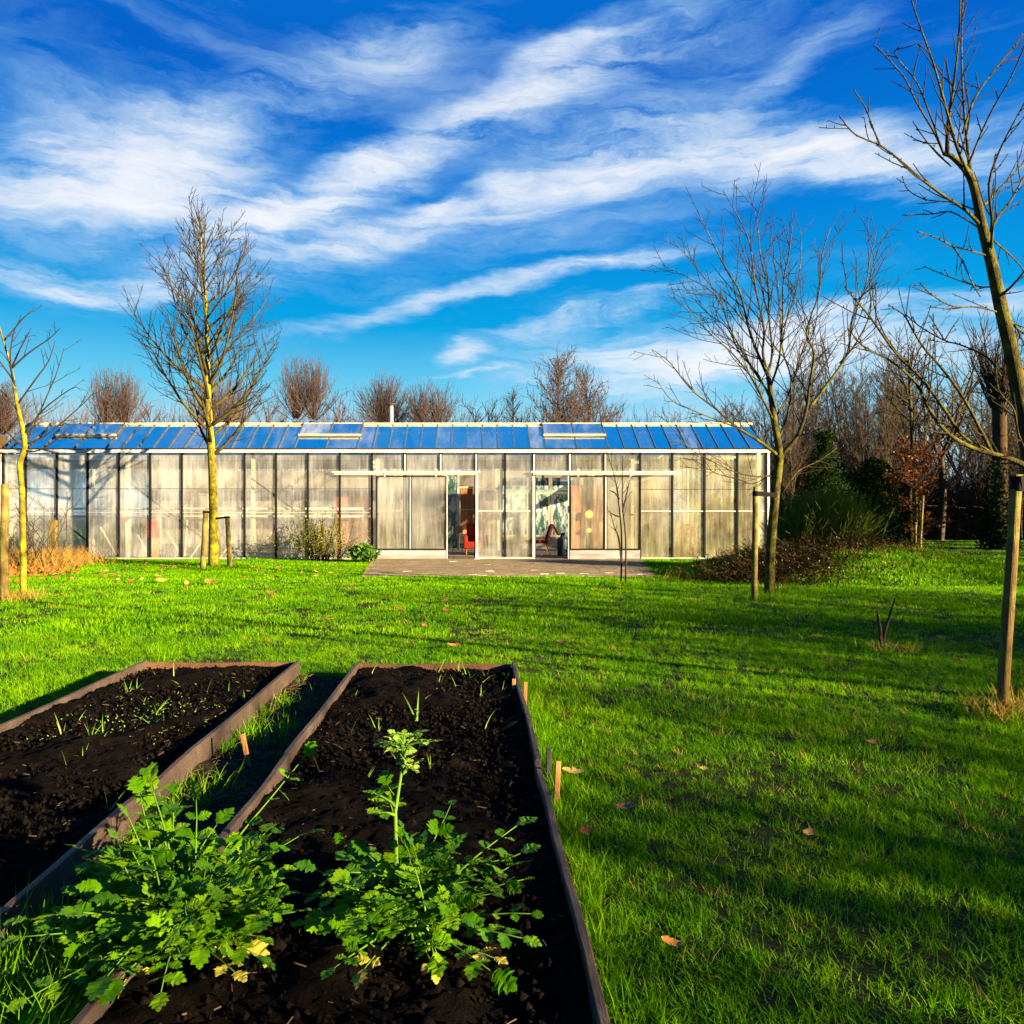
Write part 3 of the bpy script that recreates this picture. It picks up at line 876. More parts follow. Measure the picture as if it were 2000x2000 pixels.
MB().lathe([(.15, 0), (.17, .02), (.18, .5), (.17, .55), (.09, .60), (.07, .68)], 18, (2.90, 25.0, .012)).build('body', M_navy, bn, (2.90, 25.0, .012), True)
MB().lathe([(.08, 0), (.08, .05), (.03, .06)], 14, (2.90, 25.0, .692)).build('lid', M_black, bn, (2.90, 25.0, .012))
# ochre board with an orange plate and a red reel on the pipe, behind the left wall
ob_ = thing('notice_board', (fx(299), 23.55, .012), 'orange board on an ochre post behind the misted left wall', 'board')
o = Vector((fx(299), 23.55, .012))
xo = fx(299) * 23.55 / FD
boxmb(((xo - .19, 23.55, .66), (xo + .19, 23.58, 1.16))).build('plate', M_redcloth, ob_, o)
boxmb(((xo - .10, 23.59, .012), (xo + .10, 23.63, 1.2))).build('post', M_ochre, ob_, o)
rl = thing('red_valve', (fx(241), FD - .05, fz(1016)), 'small red valve fixed to the pale pipe on the left wall', 'valve')
MB().tube([(fx(236), FD + .10, fz(1014.5)), (fx(246), FD + .10, fz(1014.5))], .055, 12).build('body', M_redplastic, rl, (fx(241), FD - .05, fz(1016)))
MB().tube([(fx(203), FD + .10, fz(1011)), (fx(220), FD + .10, fz(1013)), (fx(237), FD + .10, fz(1014)), (fx(247), FD + .10, fz(1014)), (fx(258), FD + .10, fz(1009.5)), (fx(290), FD + .10, fz(1013))], .012, 6).build('hose', M_black, rl, (fx(241), FD - .05, fz(1016)))


def blob_plant(name, label, x, y, r, h, mat, n, seed, leafs=.07, z0=0.012):
    rg = random.Random(seed)
    root = thing(name, (x, y, z0), label, 'plant')
    st, lf = MB(), MB()
    for k in range(max(5, n // 60)):
        a = rg.uniform(0, 6.28)
        rr = rg.uniform(.2, .8) * r
        st.tube([(x, y, z0), (x + .4 * rr * math.cos(a), y + .4 * rr * math.sin(a), z0 + h * .5), (x + rr * math.cos(a), y + rr * math.sin(a), z0 + h * rg.uniform(.75, .98))], [.012, .008, .004], 4)
    for k in range(n):
        a = rg.uniform(0, 6.28)
        zz = rg.random()
        rr = r * (math.sin(math.pi * min(1, .15 + .8 * zz))) * math.sqrt(rg.random())
        add_leaf(lf, Vector((x + rr * math.cos(a), y + rr * math.sin(a), z0 + h * zz)), rg, leafs)
    st.build('stem', M_twig_moss, root, (x, y, z0))
    lf.build('foliage', mat, root, (x, y, z0))
    return root


def add_leaf(mb, p, rg, s, up=0.5):
    d = Vector((rg.gauss(0, 1), rg.gauss(0, 1), rg.gauss(up, .6))).normalized()
    sd_ = d.orthogonal().normalized()
    sd_.rotate(Quaternion(d, rg.uniform(0, 6.28)))
    s *= rg.uniform(.7, 1.3)
    n_ = d.cross(sd_)
    mb.poly([p, p + d * s * .5 + sd_ * s * .26 + n_ * s * .06, p + d * s, p + d * s * .5 - sd_ * s * .26 + n_ * s * .06], [(0, 1, 2, 3)])


blob_plant('indoor_plant', 'leafy green plant pressed behind the glass right of the right door', fx(1264) * 1.01, 23.66, .30, 1.0, M_darkleaf, 500, 31, .09)
blob_plant('indoor_plant', 'low green plants behind the misted glass of the left wall', fx(262) * 1.02, 24.0, .5, 1.0, M_darkleaf, 500, 32, .10)
blob_plant('indoor_plant', 'broad green plant behind the misted glass near the yellow shrub', fx(590) * 1.02, 24.1, .55, 1.7, M_darkleaf, 500, 33, .12)
blob_plant('indoor_plant', 'brown withered plant behind the misted glass at the right end', fx(1345) * 1.02, 24.0, .5, 1.0, M_litter, 450, 34, .12)
for (pa, pb, ya, yb, mat, lab) in [(655, 720, .3, 1.9, M_wood, 'dark brown cupboard behind the misted glass left of the left door'), (372, 402, .9, 2.0, M_greyboard, 'brown board behind the misted glass at the mossy tree')]:
    th = thing('cupboard' if mat is M_wood else 'board', (fx(pa) * 1.015, 23.72, .012), lab, 'cupboard' if mat is M_wood else 'board')
    oo = (fx(pa) * 1.015, 23.72, .012)
    boxmb(((fx(pa) * 1.015, 23.72, ya), (fx(pb) * 1.015, 24.1, yb))).build('body', mat, th, oo)
    for xx in (fx(pa) * 1.015, fx(pb) * 1.015 - .05):
        boxmb(((xx, 23.74, .012), (xx + .05, 23.79, ya))).build('leg', mat, th, oo)

# ------------------------------------------------------------------ brick terrace in front of the doors
PA = [G(705, 1127), G(1292, 1129)]
yN, yF = PA[0].y, FD - .16
xL0, xR0 = PA[0].x, PA[1].x
xL1, xR1 = fx(728), fx(1252)
terr = thing('brick_terrace', ((xL0 + xR0) / 2, yN, 0), None, None)
terr['kind'] = 'structure'
TO = terr.location.copy()
mb = MB()
mb.poly([(xL0, yN, .004), (xR0, yN, .004), (xR1, yF, .004), (xL1, yF, .004)], [(0, 1, 2, 3)])
mb.build('bed_joint', M_joint, terr, TO)
rest = MB()
cnt = 0
r2 = random.Random(5)
pale = {(3, 11), (5, 19), (6, 24), (4, 30), (1, 33), (1, 34), (0, 35), (0, 39), (2, 32), (12, 14), (15, 30), (8, 27)}
UMESH['pv'] = None
pvm = bevel_me = MB().box((-.098, -.047, 0), (.098, .047, .02)).mesh('paver', M_paver)
pvp = MB().box((-.098, -.047, 0), (.098, .047, .024)).mesh('paver_pale', M_palepaver)
row = 0
y = yN + .05
while y < yF - .05:
    u = (y - yN) / (yF - yN)
    a, b = xL0 + (xL1 - xL0) * u + .1, xR0 + (xR1 - xR0) * u - .1
    x = a + (.1 if row % 2 else 0) + r2.uniform(0, .02)
    i = 0
    while x < b:
        dz = r2.uniform(-.004, .004)
        if (row, i) in pale or r2.random() < .004:
            pv = put('paver', pvp, terr, Vector((x, y, .004 + dz)) - TO, (0, 0, r2.uniform(-.03, .03)))
            pv['label'] = 'pale paver'
        elif cnt < 285:
            cnt += 1
            put('paver', pvm, terr, Vector((x, y, .004 + dz)) - TO, (r2.uniform(-.01, .01), r2.uniform(-.01, .01), r2.uniform(-.02, .02)))
        else:
            rest.box((x - .098, y - .047, .0045), (x + .098, y + .047, .024 + dz))
        x += .203
        i += 1
    y += .1015
    row += 1
ro = rest.build('paving', M_paver, terr, TO)
ro['kind'] = 'stuff'

# ------------------------------------------------------------------ raised beds
HB, TH = .152, .028
SOILZ = .102


def soil_grid(x0, x1, y0, y1, seed):
    rg = np.random.RandomState(seed)
    nx, ny = int((x1 - x0) / .022), int((y1 - y0) / .022)
    xs = np.linspace(x0, x1, nx)
    ys = np.linspace(y0, y1, ny)
    Zs = np.zeros((ny, nx))
    for k in range(34):
        fr = rg.uniform(2, 40)
        a = rg.uniform(0, 6.28)
        Zs += (0.022 / fr ** .75) * np.sin(fr * (xs[None, :] * np.cos(a) + ys[:, None] * np.sin(a)) + rg.uniform(0, 6.28))
    Zs += rg.normal(0, .0045, Zs.shape)
    Zs += SOILZ
    v = np.stack([np.broadcast_to(xs, (ny, nx)), np.broadcast_to(ys[:, None], (ny, nx)), Zs], -1).reshape(-1, 3)
    f = [(j * nx + i, j * nx + i + 1, (j + 1) * nx + i + 1, (j + 1) * nx + i) for j in range(ny - 1) for i in range(nx - 1)]
    return v.tolist(), f


def clods(mb, x0, x1, y0, y1, n, rg):
    for _ in range(n):
        p = Vector((rg.uniform(x0, x1), rg.uniform(y0, y1), SOILZ + rg.uniform(-.005, .012)))
        s = abs(rg.gauss(0, .007)) + .003
        pts = []
        for q in ((1, 0, 0), (-1, 0, 0), (0, 1, 0), (0, -1, 0), (0, 0, 1), (0, 0, -1)):
            pts.append(p + Vector(q) * s * rg.uniform(.6, 1.4))
        mb.poly(pts, [(0, 2, 4), (2, 1, 4), (1, 3, 4), (3, 0, 4), (2, 0, 5), (1, 2, 5), (3, 1, 5), (0, 3, 5)])


def raised_bed(x0, x1, yfar, ynear, joints_l, joints_r, label, seed):
    root = thing('raised_bed', ((x0 + x1) / 2, yfar, 0), label, 'raised bed', 'raised vegetable beds')
    o = Vector(((x0 + x1) / 2, yfar, 0))
    rg = random.Random(seed)
    for x, js, sgn in ((x0, joints_l, 1), (x1, joints_r, -1)):
        ysn = [yfar] + js + [ynear]
        for k, (a, b) in enumerate(zip(ysn[:-1], ysn[1:])):
            off = (rg.uniform(-.010, .010) if k else 0)
            mb = MB()
            n = 10
            pts = []
            for i in range(n + 1):
                yy = a + (b - a) * i / n - (.002 if i == 0 else 0)
                w1 = .004 * math.sin(i * .9 + k * 2 + seed)
                z1 = HB + off * .5 + .004 * math.sin(i * .7 + seed + k)
                xa, xb = x + off + w1, x + sgn * TH + off + w1
                pts += [(xa, yy, -.02), (xb, yy, -.02), (xb, yy, z1), (xa, yy, z1)]
            fs = []
            for i in range(n):
                c = i * 4
                fs += [(c, c + 1, c + 5, c + 4), (c + 1, c + 2, c + 6, c + 5), (c + 2, c + 3, c + 7, c + 6), (c + 3, c, c + 4, c + 7)]
            fs += [(3, 2, 1, 0), (n * 4, n * 4 + 1, n * 4 + 2, n * 4 + 3)]
            mb.poly(pts, fs)
            bevel(mb.build('board', M_board_grey, root, o), .004, 2)
    for yy in (yfar,):
        n = 8
        mb = MB()
        pts = []
        for i in range(n + 1):
            xx = x0 + TH + .002 + (x1 - x0 - 2 * TH - .004) * i / n
            z1 = HB - .012 + .004 * math.sin(i * 1.1 + seed)
            pts += [(xx, yy - TH, -.02), (xx, yy, -.02), (xx, yy, z1), (xx, yy - TH, z1)]
        fs = []
        for i in range(n):
            c = i * 4
            fs += [(c, c + 1, c + 5, c + 4), (c + 1, c + 2, c + 6, c + 5), (c + 2, c + 3, c + 7, c + 6), (c + 3, c, c + 4, c + 7)]
        fs += [(3, 2, 1, 0), (n * 4, n * 4 + 1, n * 4 + 2, n * 4 + 3)]
        mb.poly(pts, fs)
        bevel(mb.build('board', M_board, root, o), .004, 2)
    v, f = soil_grid(min(x0, x1) + TH * .7, max(x0, x1) - TH * .7, ynear, yfar - TH * .7, seed)
    mb = MB()
    mb.poly(v, f)
    so_ = mb.build('soil', M_soil, root, o, True)
    so_['kind'] = 'stuff'
    mb = MB()
    clods(mb, x0 + .06, x1 - .06, ynear, yfar - .06, 6000, rg)
    m2 = MB()
    for _ in range(260):
        p = Vector((rg.uniform(x0 + .06, x1 - .06), rg.uniform(ynear, yfar - .06), SOILZ + rg.uniform(.008, .022)))
        a = rg.uniform(0, 6.28)
        L = rg.uniform(.008, .04)
        m2.tube([p, p + Vector((math.cos(a) * L, math.sin(a) * L, rg.uniform(-.004, .012)))], rg.uniform(.0012, .0028), 3, False)
    db = m2.build('debris', M_straw, root, o)
    db['kind'] = 'stuff'
    cl = mb.build('soil_clods', M_clod, root, o, True)
    cl['kind'] = 'stuff'
    return root


bed1 = raised_bed(-2.71, -1.425, 6.30, 1.0, [3.9], [3.85, 3.02], 'left raised bed of dark soil framed by weathered boards', 1)
bed2 = raised_bed(-.952, .335, 6.24, 1.0, [3.85, 2.6], [3.76, 2.62], 'right raised bed of dark soil with the celery plants in it', 2)
# pegs driven in beside the boards
for i, (x, yy, h, tilt, lab, mat) in enumerate([(-1.17, 4.05, .20, -.25, 'short orange wooden peg leaning in the path between the beds', M_peg),
                                       (.355, 5.35, .19, .03, 'orange wooden peg outside the far end of the right bed', M_peg),
                                       (.385, 3.60, .20, .06, 'orange wooden peg outside the right bed at the board joint', M_peg),
                                       (.375, 3.86, .18, .02, 'dark wooden peg outside the right bed just behind an orange one', M_brace),
                                       (.285, 5.45, .19, 0, 'small orange peg inside the far right corner of the right bed', M_peg)]):
    mb = MB()
    mb.bar((x, yy, -.05), (x + tilt * h, yy, h * .97), .026, .016, (0, 1, 0))
    tag(bevel(mb.build('peg', mat), .003), lab, 'peg', 'wooden pegs at the beds')
# dirt path between the beds
mb = MB()
v, f = soil_grid(-1.425, -.952, 1.0, 6.3, 9)
mb.poly([(a, b, c - SOILZ + .035) for a, b, c in v], f)
M_path = simple('path_earth', (0.035, 0.022, 0.012), (0.016, 0.011, 0.007), 14, 0.95, 8, bump=.9, bscale=60, c3=(0.05, 0.035, 0.018), s3=9, spec=.05)
tag(mb.build('path', M_path, smooth=True), kind='structure')
mb = MB()
r3 = random.Random(15)
for _ in range(900):
    p = Vector((r3.uniform(-1.40, -.97), r3.uniform(2.6, 6.3), r3.uniform(.035, .058)))
    a = r3.uniform(0, 6.28)
    L = r3.uniform(.02, .09)
    mb.tube([p, p + Vector((math.cos(a) * L * .5, math.sin(a) * L * .5, r3.uniform(0, .012))), p + Vector((math.cos(a) * L, math.sin(a) * L, r3.uniform(-.005, .01)))], r3.uniform(.0012, .003), 3, False)
tag(mb.build('straw_litter', M_straw), kind='stuff')

# ------------------------------------------------------------------ celery
def leaflet_mesh(name, mat, seed):
    rg = random.Random(seed)
    half = [(0, .0), (.08, .05), (.16, .27), (.27, .22), (.36, .44), (.46, .33), (.57, .42), (.64, .25), (.77, .27), (.84, .13), (.93, .12), (1, 0)]
    half = [(x + rg.uniform(-.015, .015), y * rg.uniform(.85, 1.15)) for x, y in half]
    pts, fs = [], []

    def zz(x, y):
        return -.22 * x * x + .25 * abs(y) - .5 * y * y + .03 * math.sin(9 * x + 14 * abs(y))
    for (x, y) in half:
        pts.append((x, 0, zz(x, 0)))
    n = len(half)
    for sgn in (1, -1):
        b = len(pts)
        for (x, y) in half:
            pts.append((x + .06 * (y > .3), sgn * y, zz(x, y)))
        for i in range(n - 1):
            fs.append((i, i + 1, b + i + 1, b + i) if sgn < 0 else (i, b + i, b + i + 1, i + 1))
    mb = MB()
    mb.poly(pts, fs)
    return mb.mesh(name, mat, smooth=False)


LEAF = [leaflet_mesh('leaflet', M_celery, s) for s in range(4)]
LEAFP = [leaflet_mesh('pale_leaflet', M_celerypale, s) for s in (11, 12)]
LEAFY = [leaflet_mesh('yellow_leaflet', M_yellowleaf, s) for s in (21, 22)]


def orient(d, up=Vector((0, 0, 1)), roll=0.0):
    x = d.normalized()
    y = up.cross(x)
    if y.length < 1e-3:
        y = Vector((0, 1, 0))
    y.normalize()
    z = x.cross(y)
    m = Matrix((x, y, z)).transposed()
    return m @ Matrix.Rotation(roll, 3, 'X')


def compound_leaf(root, o, base, az, lean, L, rg, pale=False, yellow=False, droop=0.5, size=.053, nl=None):
    d = Vector((math.cos(az) * math.sin(lean), math.sin(az) * math.sin(lean), math.cos(lean)))
    pts = [Vector(base)]
    n = 7
    hv = Vector((math.cos(az), math.sin(az), 0))
    for i in range(n):
        d = (d + hv * (droop * .18) - Vector((0, 0, droop * .10)) + Vector((rg.gauss(0, .05), rg.gauss(0, .05), rg.gauss(0, .03)))).normalized()
        q = pts[-1] + d * (L / n)
        q.z = max(q.z, SOILZ + .03)
        pts.append(q)
    st = MB().tube(pts, [.0055 - .0042 * i / n for i in range(n + 1)], 5).build('leaf_stalk', M_stalk, root, o, True)
    lf = LEAFP if pale else LEAFY if yellow else LEAF
    spots = [(n, 0, 1.15)]
    for k, (i, s) in enumerate(((n - 1, .95), (n - 2, 1.0), (n - 3, .75))[:(nl or 2)]):
        for sg in (1, -1):
            spots.append((i, sg, s))
    for (i, sg, s) in spots:
        p = pts[i]
        dd = (pts[i] - pts[i - 1]).normalized()
        if sg:
            sdv = Vector((0, 0, 1)).cross(dd).normalized() * sg
            dd = (dd * .45 + sdv + Vector((0, 0, rg.uniform(-.1, .35)))).normalized()
        else:
            dd = (dd + Vector((0, 0, rg.uniform(-.2, .3)))).normalized()
        sc = size * s * rg.uniform(.6, 1.4)
        ob = put('leaflet', rg.choice(lf), st)
        M4 = orient(dd, Vector((rg.gauss(0, .25), rg.gauss(0, .25), 1)), rg.gauss(0, .3)).to_4x4() @ Matrix.Diagonal((sc, sc, sc, 1))
        M4.translation = p - o
        ob.matrix_local = M4
    return st


def celery(x, y, label, seed, nleaf, Lr, spread, az_bias=None, yoff=0):
    o = Vector((x, y, SOILZ))
    root = thing('celery_plant', o, label, 'celery', 'celery plants in the right bed')
    rg = random.Random(seed)
    for k in range(nleaf):
        az = rg.uniform(0, 6.283)
        u = rg.random()
        lean = .08 + spread * u
        L = rg.uniform(*Lr) * (1.0 - .15 * u)
        bx = rg.gauss(0, .05)
        by = rg.gauss(0, .05)
        compound_leaf(root, o, o + Vector((bx, by, -.01)), az, lean, L, rg, droop=rg.uniform(.2, .9), nl=rg.choice((2, 3, 3)))
    return root, o, rg


root, o, rg = celery(-.87, 2.27, 'bushy celery plant spilling over the left board of the right bed', 41, 225, (.17, .40), 1.0)
for k in range(5):
    compound_leaf(root, o, o, rg.uniform(1.2, 2.4), rg.uniform(.15, .5), rg.uniform(.42, .50), rg, droop=.3, nl=3)
compound_leaf(root, o, o, .95, .62, .62, rg, droop=.2, nl=3)
for az, L in ((3.4, .42), (3.8, .42), (4.2, .45), (4.9, .40)):
    compound_leaf(root, o, o, az, 1.1, L, rg, droop=.5, nl=3)
compound_leaf(root, o, o, 5.75, 1.15, .22, rg, yellow=True, droop=.7, size=.095, nl=1)
compound_leaf(root, o, o, 5.5, 1.3, .33, rg, yellow=True, droop=.9, size=.05, nl=1)
compound_leaf(root, o, o, 4.6, 1.3, .26, rg, yellow=True, droop=.9, size=.05, nl=1)
root, o, rg = celery(-.20, 2.32, 'upright celery plant with a pale bolting stem in the middle of the right bed', 42, 84, (.13, .33), .95)
for az, lean, L in ((.35, .95, .42), (.2, 1.05, .38), (-.15, 1.25, .38), (-.5, 1.25, .38), (2.9, 1.15, .34), (-.9, 1.3, .40), (4.2, 1.3, .36), (.55, .8, .46), (1.2, .7, .42)):
    compound_leaf(root, o, o, az, lean, L, rg, droop=.35, nl=3)
for az, L in ((5.0, .30), (5.6, .34), (4.4, .28)):
    compound_leaf(root, o, o, az, 1.35, L, rg, yellow=True, droop=.9, size=.045, nl=1)
# the bolting stem
stem = [o + Vector((-.02, 0, 0)), o + Vector((-.035, .01, .18)), o + Vector((-.04, .03, .34)), o + Vector((-.02, .04, .47)), o + Vector((-.015, .045, .53))]
MB().tube(stem, [.0085, .0075, .006, .0045, .0025], 7).build('stem', M_stalk, root, o, True)
for k in range(30):
    i = rg.choice((2, 3, 4, 4, 4))
    compound_leaf(root, o, stem[i] + Vector((0, 0, rg.uniform(-.03, .02))), rg.uniform(0, 6.28), rg.uniform(.3, 1.1), rg.uniform(.025, .085), rg, pale=(i > 2), droop=.3, size=.026 if i > 2 else .045, nl=2)

# ------------------------------------------------------------------ seedlings, fallen leaves
def blade(mb, p, d, L, wd, bend, rg, seg=3):
    s = d.cross(Vector((0, 0, 1)))
    s = s.normalized() if s.length > 1e-3 else Vector((1, 0, 0))
    s.rotate(Quaternion(Vector((0, 0, 1)), rg.uniform(-1.2, 1.2)))
    hv = Vector((d.x, d.y, 0))
    hv = hv.normalized() if hv.length > 1e-4 else Vector((rg.gauss(0, 1), rg.gauss(0, 1), 0)).normalized()
    pts = []
    q = Vector(p)
    dd = d.normalized()
    for i in range(seg + 1):
        wv = wd * (1 - (i / seg) ** 1.6) * .5
        if i < seg:
            pts += [q - s * wv, q + s * wv]
        else:
            pts.append(q)
        dd = (dd + hv * bend - Vector((0, 0, bend * .5))).normalized()
        q = q + dd * L / seg
    fs = [(2 * i, 2 * i + 1, 2 * i + 3, 2 * i + 2) for i in range(seg - 1)] + [(2 * seg - 2, 2 * seg - 1, 2 * seg)]
    mb.poly(pts, fs)


SHOOT = []
for s in range(6):
    rg = random.Random(60 + s)
    mb = MB()
    for k in range((1, 2, 2, 3, 4, 1)[s]):
        a = rg.uniform(0, 6.28)
        blade(mb, (rg.uniform(-.01, .01), rg.uniform(-.01, .01), -.02), Vector((math.cos(a) * .35, math.sin(a) * .35, 1)), rg.uniform(.08, .15), .008, rg.uniform(.05, .3), rg)
    SHOOT.append(mb.mesh('seedling', M_shoot))
rg = random.Random(77)
for (n, xa, xb, ya, yb, lab, grp) in [(44, -2.60, -1.52, 2.2, 6.1, 'thin green onion shoot sprouting from the dark soil of the left bed', 'shoots in the left bed'),
                                      (26, -.85, .25, 3.3, 6.1, 'thin green onion shoot sprouting from the dark soil of the right bed', 'shoots in the right bed')]:
    for k in range(n):
        ob = put('seedling', rg.choice(SHOOT), None, (rg.uniform(xa, xb), rg.uniform(ya, yb), SOILZ), (rg.uniform(-.3, .3), rg.uniform(-.3, .3), rg.uniform(0, 6.28)), [rg.uniform(.6, 1.25)] * 3)
        tag(ob, lab, 'seedling', grp)
ob = put('seedling', SHOOT[4], None, (-.36, 4.75, SOILZ), (0, 0, .6), [1.5] * 3)
tag(ob, 'largest clump of thin green shoots in the middle of the right bed', 'seedling', 'shoots in the right bed')
# tiny green weeds sprinkled on the left bed
mb = MB()
for _ in range(230):
    p = Vector((min(-1.5, max(-2.6, rg.gauss(-1.98, .28))), rg.gauss(4.75, .28), SOILZ + .012))
    for k in range(2):
        add_leaf(mb, p, rg, .011, .3)
tag(mb.build('weed_sprouts', M_shoot), kind='stuff')


def leaf_mesh(seed, mat, curl=.3):
    rg = random.Random(seed)
    outl = [(0, 0), (.12, .18), (.3, .3), (.42, .22), (.55, .34), (.7, .2), (.85, .16), (1, 0)]
    mb = MB()
    pts = [(x - .5, 0, .10 + curl * (x - .5) ** 2) for x, y in outl]
    n = len(outl)
    fs = []
    for sg in (1, -1):
        b = len(pts)
        for x, y in outl:
            yy = y * rg.uniform(.85, 1.15)
            pts.append((x - .5, sg * yy, .10 + curl * (x - .5) ** 2 + yy * yy * 1.6 * curl + rg.uniform(-.02, .03)))
        for i in range(n - 1):
            fs.append((i, i + 1, b + i + 1, b + i) if sg < 0 else (i, b + i, b + i + 1, i + 1))
    mb.poly(pts, fs)
    return mb.mesh('fallen_leaf', mat)


FL = [leaf_mesh(i, M_litter, .3 + .3 * i) for i in range(3)] + [leaf_mesh(9, M_litter2, .4)]
rg = random.Random(99)
near = [(1225, 1603, .075, 0, 'orange brown fallen leaf lying on the grass right of the bed'), (1312, 1882, .055, 1, 'upright orange fallen leaf near the bottom of the lawn'),
        (1118, 1532, .09, 3, 'pale crumpled leaf beside the right bed'), (1145, 1650, .05, 0, 'dark red leaf close to the board of the right bed'),
        (1580, 1655, .05, 1, 'small orange leaf lying in the middle of the right lawn'), (1705, 1470, .06, 0, 'dark brown leaf under the shaded part of the right lawn'),
        (1258, 1278, .07, 0, 'lone brown leaf on the lawn behind the right bed'), (780, 1199, .13, 0, 'large brown leaf on the bright middle of the lawn'),
        (1375, 1523, .035, 3, 'tiny pale yellow leaf on the lawn'), (1100, 1232, .09, 3, 'pale leaf on the lawn ahead of the terrace'),
        (411, 1144, .17, 1, 'bright orange leaf in front of the mossy tree'), (315, 1141, .17, 3, 'pale yellow leaf on the grass left of the mossy tree')]
for px, py, s, k, lab in near:
    g = G(px, py)
    s *= 1.25
    tag(put('fallen_leaf', FL[k], None, (g.x, g.y, .055), (rg.uniform(-.1, .6), rg.uniform(-.25, .25), rg.uniform(-.5, .5)), (s, s, s)), lab, 'leaf', 'distinct fallen leaves')
for k in range(150):
    if k < 95:
        px, py = rg.uniform(110, 760), 1098 + abs(rg.gauss(0, 28))
    elif k < 130:
        px, py = rg.uniform(0, 260), 1100 + abs(rg.gauss(0, 40))
    else:
        px, py = rg.uniform(400, 1300), rg.uniform(1140, 1280)
    g = G(px, py)
    if g.y > FD - .3:
        continue
    if g.y > yN and g.x > xL0:
        continue
    s = rg.uniform(.08, .17)
    tag(put('fallen_leaf', rg.choice(FL), None, (g.x, g.y, .035), (rg.uniform(-.4, .4), rg.uniform(-.4, .4), rg.uniform(0, 6.28)), (s, s, s)), 'small brown fallen leaf scattered on the lawn before the greenhouse', 'leaf', 'leaves scattered on the lawn')
mb = MB()
for _ in range(900):
    px = rg.uniform(-30, 155)
    g = G(px, 1112 + rg.gauss(0, 7) + (155 - px) * .06)
    add_leaf(mb, Vector((g.x, g.y, rg.uniform(.01, .07))), rg, .11, .1)
tag(mb.build('leaf_litter', M_litter), kind='stuff')

# ------------------------------------------------------------------ bare trees
def grow(rg, p, d, L, r0, r1, seg, wob, trop):
    n = max(3, int(round(L / seg)))
    pts, rad = [Vector(p)], [r0]
    d = Vector(d).normalized()
    for i in range(n):
        d = (d + Vector((rg.gauss(0, wob), rg.gauss(0, wob), rg.gauss(0, wob * .7))) + Vector((0, 0, trop))).normalized()
        pts.append(pts[-1] + d * (L / n))
        rad.append(r0 + (r1 - r0) * (i + 1) / n)
    return pts, rad


def side_dir(rg, d, ang, az=None):
    d = d.normalized()
    o_ = d.orthogonal().normalized()
    o_.rotate(Quaternion(d, rg.uniform(0, 6.283) if az is None else az))
    return d * math.cos(ang) + o_ * math.sin(ang)


def along(pts, rad, u):
    x = u * (len(pts) - 1)
    i = min(int(x), len(pts) - 2)
    f = x - i
    return pts[i].lerp(pts[i + 1], f), (pts[i + 1] - pts[i]).normalized(), rad[i] + (rad[i + 1] - rad[i]) * f


def sprout(out, rg, pts, rad, levels, lv=0):
    """side branches along a limb; levels = list of dicts"""
    if lv >= len(levels):
        return
    q = levels[lv]
    L0 = sum((b - a).length for a, b in zip(pts[:-1], pts[1:]))
    n = max(1, int(L0 * q['dens'] + rg.random()))
    for k in range(n):
        u = q.get('u0', .12) + (q.get('u1', 1.0) - q.get('u0', .12)) * (k + rg.random()) / n
        p, d, r = along(pts, rad, min(u, .999))
        L = L0 * rg.uniform(*q['len']) * (1.0 - q.get('taper', .55) * u)
        L = max(q.get('min', .05), min(L, q.get('max', 9)))
        r0 = max(q['r'], min(r * .62, q.get('rmax', 1)))
        cp, cr = grow(rg, p, side_dir(rg, d, rg.uniform(*q['ang'])), L, r0, q.get('rt', q['r'] * .8), q.get('seg', .25), q.get('wob', .06), q.get('trop', .04))
        out.append((lv + q.get('lv', 1), cp, cr))
        sprout(out, rg, cp, cr, levels, lv + 1)


def emit(root, o, out, mat_trunk, mat_twig, sides=(9, 6, 4, 3), mat_limb=None):
    tr, cr, lm = MB(), MB(), []
    for lv, pts, rad in out:
        if lv == 1 and mat_limb:
            lm.append(MB())
        (tr if lv == 0 else lm[-1] if lv == 1 and mat_limb else cr).tube(pts, rad, sides[min(lv, len(sides) - 1)], lv < 2)
    if mat_limb:
        for x_ in lm:
            x_.build('limb', mat_limb, root, o, True)
    a = tr.build('trunk', mat_trunk, root, o, True)
    b = cr.build('crown', mat_twig, root, o, True)
    return a, b


def spline(pts, rad, k=5):
    """Catmull-Rom through hand-placed points"""
    P_ = [Vector(p) for p in pts]
    P_ = [P_[0] * 2 - P_[1]] + P_ + [P_[-1] * 2 - P_[-2]]
    o_, r_ = [], []
    for i in range(1, len(P_) - 2):
        a, b, c, d = P_[i - 1:i + 3]
        for j in range(k):
            t = j / k
            o_.append(.5 * ((2 * b) + (c - a) * t + (2 * a - 5 * b + 4 * c - d) * t * t + (3 * b - 3 * c + d - a) * t ** 3))
            r_.append(rad[i - 1] + (rad[i] - rad[i - 1]) * t)
    o_.append(P_[-2])
    r_.append(rad[-1])
    return o_, r_


